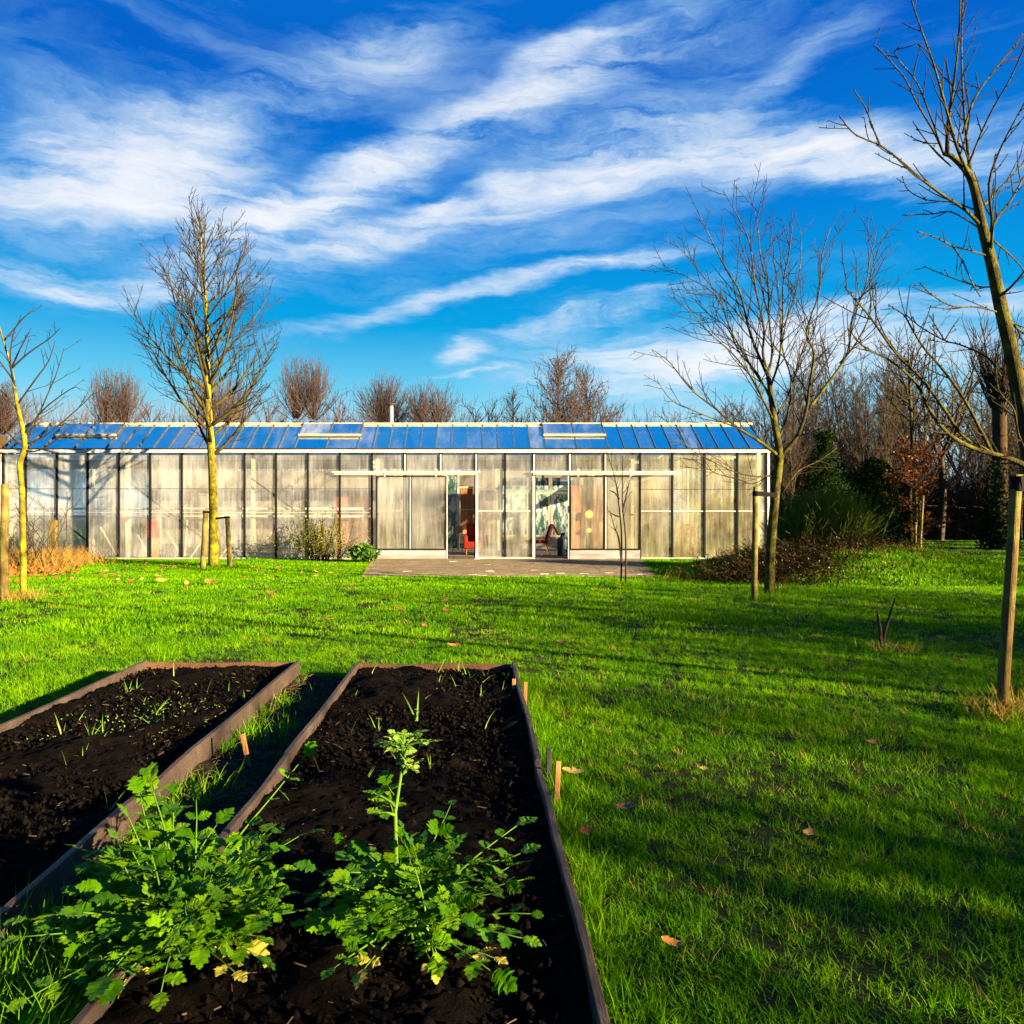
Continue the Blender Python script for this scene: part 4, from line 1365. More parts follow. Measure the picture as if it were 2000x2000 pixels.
# --- mossy tree before the left wall
rg = random.Random(101)
d1 = 20.25
base = G(418, 1106)
t1 = thing('bare_tree', base, 'mossy yellow barked bare tree with an egg shaped crown before the left wall', 'tree')
ld, lr = spline([base - Vector((0, 0, .1)), P(417, 1000, d1), P(414, 900, d1), P(407, 800, d1), P(405, 700, d1), P(402, 590, d1), P(394, 500, d1), P(392, 425, d1)],
                [.15, .115, .105, .095, .062, .04, .02, .008])
out = [(0, ld, lr)]
for k in range(44):
    u = .30 + .58 * (k / 43) ** .9
    p, d, r = along(ld, lr, u)
    az = k * 2.399 + rg.uniform(-.4, .4)
    t = (u - .30) / .58
    lean = (1.18 - .42 * t) * rg.uniform(.75, 1.1)
    L = (3.7 - 2.4 * t) * rg.uniform(.75, 1.08)
    if t < .07:
        L *= .55
    dv = Vector((math.cos(az) * math.sin(lean), math.sin(az) * math.sin(lean), math.cos(lean)))
    cp, cr = grow(rg, p, dv, L, min(.055, r * .6), .008, .22, .045, .085)
    out.append((1, cp, cr))
    sprout(out, rg, cp, cr, [dict(dens=4.8, len=(.3, .62), ang=(.45, .9), r=.008, rmax=.016, rt=.006, trop=.10, wob=.06, u0=.18, min=.3, lv=2),
                             dict(dens=3.4, len=(.3, .6), ang=(.5, .95), r=.0065, rt=.005, trop=.09, wob=.07, min=.16, max=.6, lv=3)])
for k in range(14):
    p, d, r = along(ld, lr, rg.uniform(.86, .985))
    cp, cr = grow(rg, p, side_dir(rg, d, rg.uniform(.4, .8)), rg.uniform(.5, 1.0), .012, .006, .15, .05, .12)
    out.append((2, cp, cr))
emit(t1, base, out, M_bark_moss, M_twig_moss, mat_limb=M_limb_moss)

# --- thin tree at the left edge
rg = random.Random(103)
d2 = 12.65
base = G(46, 1165)
t2 = thing('bare_tree', base, 'slender crooked bare sapling with sparse spreading twigs at the left edge', 'tree')
ld, lr = spline([base - Vector((0, 0, .1)), P(45, 1060, d2), P(43, 960, d2), P(39, 905, d2), P(49, 868, d2), P(34, 790, d2), P(22, 720, d2), P(5, 660, d2), P(-25, 560, d2)],
                [.055, .05, .045, .046, .042, .03, .02, .014, .006])
out = [(0, ld, lr)]
hand2 = [[(49, 870), (80, 800), (110, 730), (125, 680)], [(45, 850), (85, 800), (130, 765), (150, 755)], [(34, 790), (70, 740), (95, 705), (108, 665)], [(22, 720), (55, 690), (98, 660), (118, 640)],
         [(40, 810), (10, 770), (-30, 740)], [(30, 760), (20, 700), (30, 640), (58, 610)], [(28, 745), (-5, 700), (-40, 660)], [(49, 868), (90, 850), (150, 800), (190, 760)], [(49, 875), (20, 850), (-20, 800)],
         [(8, 665), (30, 640), (55, 612)], [(22, 720), (40, 680), (62, 640)], [(49, 880), (75, 880), (112, 858), (140, 830)]]
for hp in hand2:
    dd = rg.uniform(-.6, .6)
    cp, cr = spline([P(x, y, d2 + dd * i / len(hp)) for i, (x, y) in enumerate(hp)], [.016 - .011 * i / (len(hp) - 1) for i in range(len(hp))], 4)
    out.append((1, cp, cr))
    sprout(out, rg, cp, cr, [dict(dens=3.4, len=(.2, .45), ang=(.5, .9), r=.0055, rmax=.008, rt=.004, trop=.03, wob=.06, seg=.12, min=.12, lv=2), dict(dens=3, len=(.3, .5), ang=(.5, .9), r=.0045, rt=.0035, seg=.1, min=.08, lv=3)])
emit(t2, base, out, M_bark_moss, M_twig_moss)

# --- vase shaped tree right of the greenhouse
rg = random.Random(105)
d3 = 12.65
base = G(1503, 1166)
t3 = thing('bare_tree', base, 'bare tree with a wide vase shaped crown beside the right end of the greenhouse', 'tree')
ld, lr = spline([base - Vector((0, 0, .1)), P(1505, 1080, d3), P(1513, 980, d3), P(1522, 900, d3), P(1523, 885, d3), P(1512, 820, d3), P(1503, 750, d3), P(1500, 735, d3)], [.09, .077, .072, .068, .062, .052, .04, .034])
out = [(0, ld, lr)]
hand3 = [  # limb in photo pixels, start radius, depth drift
    ([(1500, 735), (1480, 690), (1462, 640), (1445, 570), (1420, 530), (1390, 470), (1362, 410)], .034, -.5),
    ([(1500, 735), (1490, 690), (1492, 640), (1475, 560), (1465, 480), (1445, 430), (1412, 372)], .032, .6),
    ([(1498, 740), (1508, 690), (1502, 620), (1500, 560), (1485, 500), (1478, 430), (1460, 370)], .028, 1.0),
    ([(1504, 760), (1522, 700), (1528, 630), (1530, 550), (1540, 500), (1548, 440)], .026, -1.0),
    ([(1525, 890), (1558, 850), (1575, 800), (1580, 760), (1590, 690), (1575, 650), (1600, 570), (1605, 500), (1622, 445)], .045, -.9),
    ([(1578, 800), (1620, 745), (1655, 690), (1665, 620), (1690, 560), (1700, 500), (1712, 455)], .036, .7),
    ([(1640, 710), (1672, 670), (1700, 610), (1700, 540), (1725, 460)], .022, -.6),
    ([(1512, 820), (1540, 770), (1562, 700), (1580, 640), (1560, 590), (1530, 545)], .026, .9),
    ([(1520, 890), (1480, 860), (1440, 835), (1400, 800), (1350, 760), (1310, 710), (1285, 690)], .038, -.8),
    ([(1440, 835), (1400, 820), (1350, 800), (1310, 780), (1283, 742)], .018, -.5),
    ([(1510, 820), (1490, 780), (1470, 740), (1430, 690), (1385, 650), (1360, 620), (1315, 580)], .026, -1.2),
    ([(1505, 780), (1480, 730), (1445, 690), (1420, 640), (1380, 610), (1335, 560)], .022, .9),
    ([(1503, 770), (1470, 720), (1430, 650), (1400, 580), (1350, 545), (1295, 518)], .022, .2),
    ([(1465, 640), (1430, 600), (1390, 560), (1350, 510), (1315, 470)], .018, -.7),
    ([(1530, 640), (1545, 600), (1560, 540), (1565, 480), (1562, 445)], .016, .5),
    ([(1520, 860), (1540, 800), (1545, 740), (1530, 690), (1525, 640), (1520, 560), (1505, 470)], .024, -.4),
    ([(1506, 930), (1470, 930), (1430, 920), (1380, 895), (1340, 870), (1300, 820)], .016, -.6),
    ([(1508, 925), (1470, 945), (1440, 935), (1400, 925), (1350, 895)], .012, .5),
    ([(1530, 960), (1560, 920), (1600, 900), (1635, 875)], .012, .6),
]
for hp, r0, dz in hand3:
    n = len(hp)
    cp, cr = spline([P(x, y, d3 + dz * (i / (n - 1))) for i, (x, y) in enumerate(hp)], [r0 * .82 + (.005 - r0 * .82) * (i / (n - 1)) ** .75 for i in range(n)], 4)
    out.append((1, cp, cr))
    sprout(out, rg, cp, cr, [dict(dens=5.4, len=(.22, .5), ang=(.4, .85), r=.0052, rmax=.010, rt=.004, trop=.05, wob=.06, seg=.16, min=.3, max=1.2, u0=.1, taper=.6, lv=2),
                             dict(dens=4.6, len=(.25, .5), ang=(.5, .95), r=.0042, rt=.0034, trop=.03, wob=.08, seg=.12, min=.12, max=.5, lv=3)])
emit(t3, base, out, M_bark_olive, M_twig_moss, mat_limb=M_bark_olive)

# --- near tree on the right edge
rg = random.Random(107)
d4 = 5.5
base = Vector(((2030 - CX) / F * d4, d4, 0))
t4 = thing('bare_tree', base, 'tall near bare fruit tree with mossy leaning trunk and spur twigs at the right edge', 'tree')
ld, lr = spline([base - Vector((0, 0, .1)), P(2032, 1200, d4), P(2030, 1050, d4), P(2018, 920, d4), P(1996, 800, d4), P(1978, 700, d4), P(1955, 600, d4), P(1938, 520, d4), P(1918, 440, d4), P(1897, 350, d4), P(1862, 308, d4), P(1842, 300, d4)],
                [.08, .070, .066, .062, .054, .047, .043, .038, .032, .026, .018, .012])
out = [(0, ld, lr)]
hand4 = [
    ([(1850, 303), (1852, 240), (1862, 170), (1872, 80), (1878, -60)], .020, -.2), ([(1897, 350), (1890, 290), (1882, 200), (1878, 100), (1882, -60)], .018, .3),
    ([(1897, 350), (1870, 290), (1850, 220), (1825, 130), (1800, 60), (1770, -30)], .016, -.5), ([(1843, 300), (1825, 260), (1790, 200), (1765, 150), (1720, 100), (1708, 90)], .010, .5),
    ([(1843, 300), (1815, 220), (1790, 160), (1750, 110), (1755, 90)], .008, -.3),
    ([(1915, 440), (1885, 410), (1840, 380), (1800, 350), (1760, 315), (1720, 285), (1670, 262), (1640, 228)], .016, -.5), ([(1720, 285), (1705, 250), (1690, 210), (1668, 176)], .008, -.2),
    ([(1905, 410), (1860, 395), (1810, 390), (1775, 372), (1762, 345)], .007, .4), ([(1920, 450), (1860, 415), (1820, 418), (1762, 420)], .007, .2),
    ([(1930, 500), (1895, 490), (1860, 480), (1830, 465), (1792, 452)], .009, -.3), ([(1860, 480), (1880, 510), (1900, 555), (1915, 580)], .007, .2),
    ([(1942, 560), (1915, 560), (1880, 550), (1840, 535), (1805, 520)], .008, .5), ([(1950, 610), (1910, 600), (1860, 598), (1820, 575), (1796, 552)], .008, -.5),
    ([(1925, 480), (1945, 430), (1975, 390), (2010, 330), (2060, 270)], .016, .3), ([(1935, 500), (1938, 440), (1932, 360), (1950, 300), (1985, 230), (2030, 150)], .015, -.5),
    ([(1905, 420), (1950, 370), (1990, 330), (2040, 280)], .012, .6), ([(1880, 260), (1905, 190), (1940, 140), (1985, 85), (2020, 30)], .011, .4), ([(1888, 330), (1930, 230), (1975, 150), (2005, 80)], .010, -.4),
    ([(1950, 580), (1975, 560), (2010, 520), (2060, 470)], .014, -.5), ([(1958, 610), (1985, 640), (2015, 660), (2080, 700)], .016, .2), ([(1940, 470), (1975, 500), (2010, 540)], .008, .3),
    ([(2015, 915), (1970, 895), (1900, 875), (1850, 845), (1815, 800), (1790, 750), (1740, 705), (1690, 680), (1655, 640)], .026, -.6),
    ([(1935, 885), (1880, 850), (1845, 800), (1800, 740), (1750, 690), (1700, 620), (1670, 585), (1650, 560)], .018, -1.0),
    ([(1940, 890), (1915, 840), (1880, 775), (1840, 720), (1805, 680), (1780, 640), (1765, 615), (1735, 595)], .018, -.2),
    ([(1955, 735), (1930, 700), (1880, 675), (1845, 665), (1800, 640), (1770, 615)], .010, .3), ([(1845, 665), (1830, 640), (1815, 615)], .007, 0), ([(1845, 665), (1860, 640), (1875, 620)], .006, 0),
    ([(1995, 800), (2010, 740), (2030, 660)], .014, .4), ([(2000, 830), (1965, 800), (1930, 770), (1890, 765)], .008, .4), ([(2018, 930), (1985, 905), (1950, 905), (1920, 890)], .012, .8),
    ([(2015, 905), (1990, 850), (1980, 800), (1950, 760), (1945, 700)], .010, -.8), ([(1858, 325), (1830, 300), (1805, 270), (1783, 238)], .007, .3),
]
for hp, r0, dz in hand4:
    n = len(hp)
    cp, cr = spline([P(x, y, d4 + dz * (i / (n - 1))) for i, (x, y) in enumerate(hp)], [r0 * .82 + (.0036 - r0 * .82) * (i / (n - 1)) ** .75 for i in range(n)], 5)
    out.append((1, cp, cr))
    sprout(out, rg, cp, cr, [dict(dens=7.5, len=(.12, .36), ang=(.4, .8), r=.0034, rmax=.0055, rt=.0026, trop=.05, wob=.07, seg=.07, min=.06, max=.45, u0=.08, taper=.5, lv=2),
                             dict(dens=9, len=(.04, .12), ang=(.6, 1.1), r=.0034, rt=.0026, trop=.05, wob=.05, seg=.02, min=.018, max=.04, lv=3)])
    sprout(out, rg, cp, cr, [dict(dens=16, len=(.01, .02), ang=(.6, 1.1), r=.0042, rt=.003, trop=.05, wob=.05, seg=.02, min=.015, max=.03, lv=3)])
emit(t4, base, out, M_bark_olive, M_twig_moss, (12, 7, 4, 4), M_bark_olive)

# --- stakes
def stake(px, pyt, pyb, rad, label, lean_px=0, tie=None, dd=None):
    d = dd or EYE * F / (pyb - CY)
    b = P(px, pyb, d)
    tp = P(px + lean_px, pyt, d)
    root = thing('tree_stake', b, label, 'stake', 'wooden tree stakes')
    n = 8
    rg = random.Random(int(px))
    pts = [b.lerp(tp, i / n) + Vector((rg.gauss(0, rad * .05), rg.gauss(0, rad * .05), 0)) for i in range(n + 1)]
    pts[0].z = -.1
    MB().tube(pts, [rad * (1.06 - .12 * i / n) for i in range(n + 1)], 12).build('post', M_stake, root, b, True)
    if tie:
        q, wd, sag = tie
        z = q[1]
        a = P(px + lean_px, z, d) + Vector((0, -rad * 1.05, 0))
        c = P(q[0], q[2], d + .03)
        MB().bar(a, c, .012, wd, (0, 0, 1)).build('tie', M_black, root, b)
        MB().tube([(a.x, b.y, a.z - wd / 2), (a.x, b.y, a.z + wd / 2)], rad * 1.12, 12).build('tie_loop', M_black, root, b)
    return root


stake(8, 946, 1174, .062, 'pale wooden stake at the far left edge beside the thin sapling', 1)
stake(396, 997, 1112, .065, 'wooden stake left of the mossy tree with a black tie', 6, ((410, 1000, 1001), .05, 0))
stake(449, 1009, 1109, .060, 'wooden stake right of the mossy tree with a black tie', -5, ((421, 1010, 1013), .05, 0))
stake(1473, 951, 1173, .045, 'wooden stake left of the vase shaped tree with a black strap', 3, ((1518, 964, 967), .075, 0))
stake(1957, 927, 1398, .036, 'tall near wooden stake at the right edge with a black strap', 29, ((2020, 945, 935), .10, 0))
stake(1797, 968, 1068, .035, 'thin pale stake beside the orange leaved beech', 6, None, 21.5)
stake(1788, 1020, 1062, .035, 'short dull stake beside the orange leaved beech', 0, None, 23)
b = P(104, 1092, 22.2)
po = thing('wooden_post', (b.x, b.y, 0), 'thick short wooden post standing before the left wall among dry grass', 'post')
bevel(MB().box((b.x - .09, b.y - .08, -.1), (b.x + .09, b.y + .08, EYE - (1016 - CY) / F * 22.2)).build('post', M_stake, po, (b.x, b.y, 0)), .015, 2)

# --- distant pollards and thicket trees: a few models, copied
def pollard_model(seed, H, head, R_, nsh):
    rg = random.Random(seed)
    out = []
    n = 2 if seed % 2 else 1
    for s in range(n):
        off = (s - (n - 1) / 2) * 1.1
        tp, tr = spline([(off * .25, 0, -.2), (off * .4, 0, head * .5), (off, .1, head)], [.34, .27, .33], 4)
        out.append((0, tp, tr))
        for k in range(nsh // n):
            a = rg.uniform(0, 6.28)
            ln = min(abs(rg.gauss(0, .6)) + .03, 1.35)
            d = Vector((math.cos(a) * math.sin(ln), math.sin(a) * math.sin(ln), math.cos(ln)))
            L = (H - head) * rg.uniform(.65, 1.05) * (1 - .18 * ln)
            cp, cr = grow(rg, Vector((off, .1, head)) + d * .25, d, L, .020, .008, .4, .07, .07)
            out.append((2, cp, cr))
            sprout(out, rg, cp, cr, [dict(dens=3.4, len=(.2, .5), ang=(.25, .8), r=.009, rt=.007, trop=.08, seg=.3, min=.3, u0=.2, lv=3)])
    return out


def slender_model(seed, H, nb, spread=.7, dens=1.8):
    rg = random.Random(seed)
    tp, tr = grow(rg, (0, 0, -.2), (rg.gauss(0, .12), rg.gauss(0, .1), 1), H * .97, .095, .014, .8, .05, .03)
    out = [(0, tp, tr)]
    for k in range(nb):
        u = .22 + .76 * k / nb
        p, d, r = along(tp, tr, u)
        cp, cr = grow(rg, p, side_dir(rg, d, rg.uniform(.45, .95)), H * rg.uniform(.14, .26) * (1.25 - u) * spread * 1.5, max(.02, r * .45), .012, .5, .07, .07)
        out.append((1, cp, cr))
        sprout(out, rg, cp, cr, [dict(dens=dens, len=(.3, .55), ang=(.4, .9), r=.015, rt=.010, trop=.05, seg=.35, min=.4, lv=2), dict(dens=1.5, len=(.3, .5), ang=(.4, .9), r=.012, rt=.009, trop=.03, seg=.3, min=.25, lv=3)])
    return out


def model(out, mt, mc, sides=(6, 4, 3, 3)):
    tr, cr = MB(), MB()
    for lv, pts, rad in out:
        (tr if lv == 0 else cr).tube(pts, rad, sides[min(lv, 3)], False)
    return tr.mesh('trunk', mt, smooth=True), cr.mesh('crown', mc, smooth=True)


def place_tree(name, mod, x, y, label, group, sc=1.0, sz=None, rz=0.0, cat='tree'):
    root = thing(name, (x, y, 0), label, cat, group, rz)
    root.scale = (sc, sc, sz or sc)
    put('trunk', mod[0], root)
    put('crown', mod[1], root)
    return root


POL = [model(pollard_model(s, 9.2, 6.1, 3, n), M_bark_brown, M_twig_red) for s, n in ((1, 170), (2, 150), (3, 140))]
SLE = [model(slender_model(10 + s, 14, 44, .75, 2.4), M_wood_bark, M_wood_bark) for s in range(5)]
TWI = [model(slender_model(20 + s, 7.5, 26, 1.3, 2.2), M_twig_red, M_twig_red) for s in range(3)]
BD = 42.0


def bx(px, d=BD):
    return (px - CX) / F * d


def topz(py, d=BD):
    return EYE + (CY - py) / F * d


pol = [(232, 733, 0, 'pollard willow behind the roof left of the mossy tree'), (20, 755, 1, 'dense pollard willow at the left edge behind the sapling'), (440, 745, 2, 'pollard willow behind the crown of the mossy tree'),
       (597, 708, 0, 'largest round pollard willow rising behind the second roof vent'), (750, 742, 1, 'pollard willow right behind the flue pipe'), (842, 757, 2, 'low rounded pollard right of the flue pipe')]
for px, py, k, lab in pol:
    place_tree('pollard_willow', POL[k], bx(px), BD + rng.uniform(-1, 1), lab, 'pollard willows behind the greenhouse', topz(py) / 9.2 * rng.uniform(.78, 1.12), topz(py) / 9.2, rng.uniform(0, .6))
tw = [(290, 765, 1, 'thin bare tree just right of the left pollard willow'), (330, 790, 0, 'faint bare tree between the left pollard and the mossy tree'), (130, 775, 2, 'thin bare tree behind the left end of the roof'), (180, 790, 1, 'low bare tree left of the left pollard'),
      (675, 745, 2, 'wispy bare tree between the round pollard and the flue'), (540, 760, 1, 'small bare tree left of the round pollard'), (800, 775, 0, 'small twiggy tree between two low pollards'), (700, 770, 0, 'low twiggy tree left of the flue pipe'),
      (915, 760, 0, 'pale twiggy tree left of the narrow brown tree'), (962, 765, 1, 'small twiggy tree beside the narrow brown tree'), (1250, 768, 2, 'low twiggy tree right of the tall brown tree'), (1205, 775, 0, 'small bare tree against the right foot of the tall brown tree'), (1085, 790, 1, 'low brown tree between the narrow and the tall brown trees'),
      (880, 785, 2, 'faint small tree right of the low pollards'), (1300, 790, 0, 'faintest low tree near the right end of the roof'), (60, 770, 0, 'brown twiggy tree left behind the crooked sapling')]
for px, py, k, lab in tw:
    place_tree('twiggy_tree', TWI[k], bx(px), BD + rng.uniform(0, 4), lab, 'small bare trees behind the greenhouse', topz(py) / 7.5, None, rng.uniform(0, 6))
place_tree('narrow_tree', model(slender_model(31, 9.5, 110, .6, 4.0), M_twig_red, M_twig_red), bx(1010), BD, 'narrow upright brown tree behind the middle of the roof', 'small bare trees behind the greenhouse', topz(742) / 9.5)
place_tree('tall_tree', model(slender_model(33, 10.5, 120, 1.2, 4.0), M_twig_red, M_twig_red), bx(1135), BD, 'tallest brown bare tree rising left of the third roof vent end', 'small bare trees behind the greenhouse', topz(690) / 10.5)
place_tree('tall_tree', model(slender_model(34, 10.5, 110, 1.15, 4.0), M_twig_red, M_twig_red), bx(1172), BD + .5, 'brown bare tree leaning against the tallest one behind the roof', 'small bare trees behind the greenhouse', topz(712) / 10.5)
# pale scrub behind the roof as one mass
mb = MB()
rg = random.Random(55)
for k in range(1300):
    px = rg.uniform(-60, 1330)
    d = rg.uniform(46, 52)
    h = topz(rg.triangular(755, 835, 815) + (18 if px > 1180 else 0), d)
    cp, cr = grow(rg, (bx(px, d), d, h * .45), (rg.gauss(0, .22), 0, 1), h * .55, .022, .008, .8, .08, .02)
    for q in range(2):
        pp, dd_, rr_ = along(cp, cr, rg.uniform(.4, .9))
        c2, r2_ = grow(rg, pp, side_dir(rg, dd_, rg.uniform(.3, .7)), rg.uniform(.4, 1.1), .010, .007, .4, .06, .05)
        mb.tube(c2, r2_, 3, False)
    mb.tube(cp, cr, 3, False)
tag(mb.build('scrub', M_twig_red), 'low mass of bare scrub twigs behind the greenhouse', None, None, 'stuff')

# woodland on the right
rg = random.Random(200)
k = 0
SPOTS = []
for i in range(150):
    px = 1385 + (2080 - 1385) * ((i * .618034) % 1.0) + rg.uniform(-8, 8)
    d = rg.uniform(36, 60)
    if 1790 < px < 1915 and rg.random() < .72:
        continue
    top_ = rg.gauss(690, 35) if 1600 < px < 1780 else rg.gauss(735, 45)
    if px < 1500:
        top_ = rg.gauss(800, 30)
    SPOTS.append((px, d, top_))
for px, d, tp_ in SPOTS:
    h = topz(tp_, d)
    place_tree('woodland_tree', SLE[rg.randrange(5)], bx(px, d), d, 'slender dark bare tree in the thicket beyond the mound', 'woodland trees on the right', h / 14 * .9, h / 14, rg.uniform(0, 6.28))
# a few forked trees in the gap
fork = []
for s in range(2):
    rgf = random.Random(300 + s)
    out = []
    t0, r0 = spline([(0, 0, -.2), (.25, 0, 2.2), (.1, 0, 4.4)], [.22, .18, .15], 4)
    out.append((0, t0, r0))
    for j in range(5):
        a = j * 1.3 + rgf.uniform(-.3, .3)
        cp, cr = grow(rgf, (.1, 0, 4.2), (math.cos(a) * .6, math.sin(a) * .6, 1), rgf.uniform(4, 7), .09, .015, .5, .07, .05)
        out.append((1, cp, cr))
        sprout(out, rgf, cp, cr, [dict(dens=2.2, len=(.3, .5), ang=(.5, 1.0), r=.02, rt=.012, trop=.03, seg=.3, min=.5, lv=2), dict(dens=2.0, len=(.3, .5), ang=(.5, 1.0), r=.013, rt=.010, seg=.25, min=.3, lv=3)])
    fork.append(model(out, M_wood_bark, M_wood_bark))
for px, d, s, z, lab in [(1835, 40, 0, 1.0, 'forked bare tree in the light gap right of the orange beech'), (1870, 47, 1, .9, 'thinner forked bare tree deeper in the light gap'), (1905, 52, 0, .8, 'small forked tree at the back of the light gap'), (1800, 48, 1, 1.1, 'forked bare tree behind the orange beech')]:
    place_tree('forked_tree', fork[s], bx(px, d), d, lab, 'forked trees in the wood gap', z, None, px * .37)
# lit slim trunk behind the beech
p_ = Vector((bx(1780, 25), 25, 0))
tt = thing('slim_tree', p_, 'slim sunlit yellow trunk rising behind the orange beech leaves', 'tree')
cp, cr = spline([p_ - Vector((0, 0, .1)), P(1776, 960, 25), P(1782, 880, 25), P(1778, 790, 25), P(1776, 740, 25), P(1774, 680, 25)], [.085, .07, .06, .05, .035, .015], 4)
out = [(0, cp, cr)]
rg = random.Random(401)
sprout(out, rg, cp, cr, [dict(dens=4, len=(.2, .42), ang=(.6, 1.1), r=.012, rmax=.03, rt=.009, trop=.05, seg=.25, min=.5, u0=.35, lv=1), dict(dens=3, len=(.3, .5), ang=(.5, 1), r=.009, rt=.007, seg=.2, min=.25, lv=2), dict(dens=3, len=(.3, .5), ang=(.5, 1), r=.008, rt=.006, seg=.2, min=.15, lv=3)])
emit(tt, p_, out, M_limb_moss, M_twig_moss)
# big poplar-like trunk at the right
d5 = 30.0
p_ = Vector((bx(1953, d5), d5, 0))
bt = thing('poplar', p_, 'massive old trunk with brush like upright shoots behind the right edge tree', 'tree')
cp, cr = spline([p_ - Vector((0, 0, .2)), P(1952, 1000, d5), P(1952, 930, d5), P(1952, 840, d5), P(1950, 730, d5)], [.42, .31, .28, .25, .24], 5)
out = [(0, cp, cr)]
rg = random.Random(403)
for j in range(90):
    p, d, r = along(cp, cr, rg.uniform(.80, .999))
    a = rg.uniform(0, 6.28)
    q, qr = grow(rg, p + Vector((math.cos(a), math.sin(a), 0)) * r * .7, (math.cos(a) * .5, math.sin(a) * .5, 1), rg.uniform(1.0, 3.0), .025, .008, .3, .06, .10)
    out.append((1, q, qr))
    sprout(out, rg, q, qr, [dict(dens=2.5, len=(.2, .45), ang=(.3, .7), r=.010, rt=.007, trop=.08, seg=.25, min=.25, lv=2)])
emit(bt, p_, out, M_bark_brown, M_twig)
mb = MB()
for j in range(1500):
    u = abs(rg.gauss(0, .45))
    a = rg.uniform(0, 6.28)
    rr = .42 + .35 * math.exp(-u * 2) * rg.random()
    add_leaf(mb, p_ + Vector((rr * math.cos(a), rr * math.sin(a), max(.05, u * 3.2))), rg, .16, .1)
mb.build('ivy', M_conifer, bt, p_)

# undergrowth at the foot of the wood
mb = MB()
rg = random.Random(61)
for j in range(17000):
    px = rg.uniform(1400, 2120) if j % 3 else rg.uniform(1420, 1800)
    d = rg.uniform(40, 58)
    h = max(.5, rg.gauss(2.8, 1.1)) * (1.2 if px < 1800 else 1.05 if px > 1930 else .95)
    x = bx(px, d)
    cp, cr = grow(rg, (x, d, -.05), (rg.gauss(0, .45), rg.gauss(0, .2), 1), h, .026, .014, .6, .15, -.02)
    mb.tube(cp, cr, 3, False)
tag(mb.build('undergrowth', M_wood_bark), 'brown tangle of undergrowth at the foot of the wood', None, None, 'stuff')

# ------------------------------------------------------------------ conifers, beech, shrubs
def conifer(x, y, H, R_, label, seed, rounded=False):
    rg = random.Random(seed)
    root = thing('conifer', (x, y, 0), label, 'tree', 'dark conifers')
    o = (x, y, 0)
    MB().tube([(x, y, -.1), (x, y, H * .5), (x, y, H * .95)], [.12, .08, .02], 7).build('trunk', M_bark_brown, root, o)
    mb = MB()
    for k in range(1500):
        u = rg.random() ** 1.0
        zr = H * (.05 + .93 * u)
        prof = (math.sqrt(max(0, 1 - (u * 1.02 - .3) ** 2 / .55)) if rounded else (1 - u) ** .9)
        rr = R_ * prof * (.55 + .45 * math.sqrt(rg.random())) * (1 + .22 * math.sin(7 * u * 3 + 3 * math.sin(k)))
        a = rg.uniform(0, 6.28)
        dv = Vector((math.cos(a), math.sin(a), rg.uniform(-.2, .35)))
        tip = Vector((x + rr * math.cos(a), y + rr * math.sin(a), zr))
        st = tip - dv * .34
        for q in range(10):
            p = st.lerp(tip, q / 9)
            add_leaf(mb, p, rg, .085, .25)
    mb.build('crown', M_conifer, root, o)


conifer(bx(1610, 24), 24, topz(838, 24), 1.6, 'taller dark conical conifer behind the mound', 71)
conifer(bx(1706, 25.5), 25.5, topz(893, 25.5), 1.0, 'shorter rounded dark conifer right of the taller one', 72, True)

p_ = Vector((bx(1785, 24), 24, 0))
bh = thing('beech', p_, 'young beech holding orange brown leaves beside thin stakes', 'tree')
rg = random.Random(81)
cp, cr = spline([p_, P(1790, 1000, 24), P(1785, 930, 24), P(1788, 890, 24)], [.05, .04, .025, .01], 4)
out = [(0, cp, cr)]
sprout(out, rg, cp, cr, [dict(dens=12, len=(.3, .5), ang=(.7, 1.3), r=.009, rt=.006, trop=.03, seg=.2, min=.5, max=1.0, u0=.12, taper=.5, lv=1), dict(dens=4, len=(.3, .6), ang=(.5, 1), r=.007, rt=.005, seg=.15, min=.2, lv=2)])
emit(bh, p_, out, M_bark_moss, M_twig)
mb = MB()
for lv, pts_, rd in out:
    if lv:
        for k in range(12 if lv == 1 else 7):
            q, dq, rq = along(pts_, rd, rg.uniform(.3, .999))
            add_leaf(mb, q, rg, .11, 0)
mb.build('leaves', M_beech, bh, p_)

# broom-like shrub on the mound
sx_, sy_ = 8.35, 18.3
o = Vector((sx_, sy_, mound_h(sx_, sy_)))
sh = thing('broom_shrub', o, 'wide rounded green broom shrub on top of the mound', 'shrub')
rg = random.Random(83)
mb, m2 = MB(), MB()
for k in range(1500):
    a = rg.uniform(0, 6.28)
    ln = min(1.3, abs(rg.gauss(0, .66)))
    d = Vector((math.cos(a) * math.sin(ln), math.sin(a) * math.sin(ln), math.cos(ln)))
    b0 = o + Vector((rg.gauss(0, .35), rg.gauss(0, .3), -.1))
    cp, cr = grow(rg, b0, d, rg.uniform(.8, 1.35) * (1.12 - .1 * ln), .008, .003, .2, .10, .06)
    (mb if k > 40 else m2).tube(cp, cr, 3, False)
    for q in range(3):
        pp, dd_, rr_ = along(cp, cr, rg.uniform(.3, .95))
        c2, r2_ = grow(rg, pp, side_dir(rg, dd_, rg.uniform(.2, .5)), rg.uniform(.2, .45), .006, .003, .12, .06, .05)
        mb.tube(c2, r2_, 3, False)
mb.build('branches', M_broom, sh, o)
m2.build('stem', M_twig_moss, sh, o)
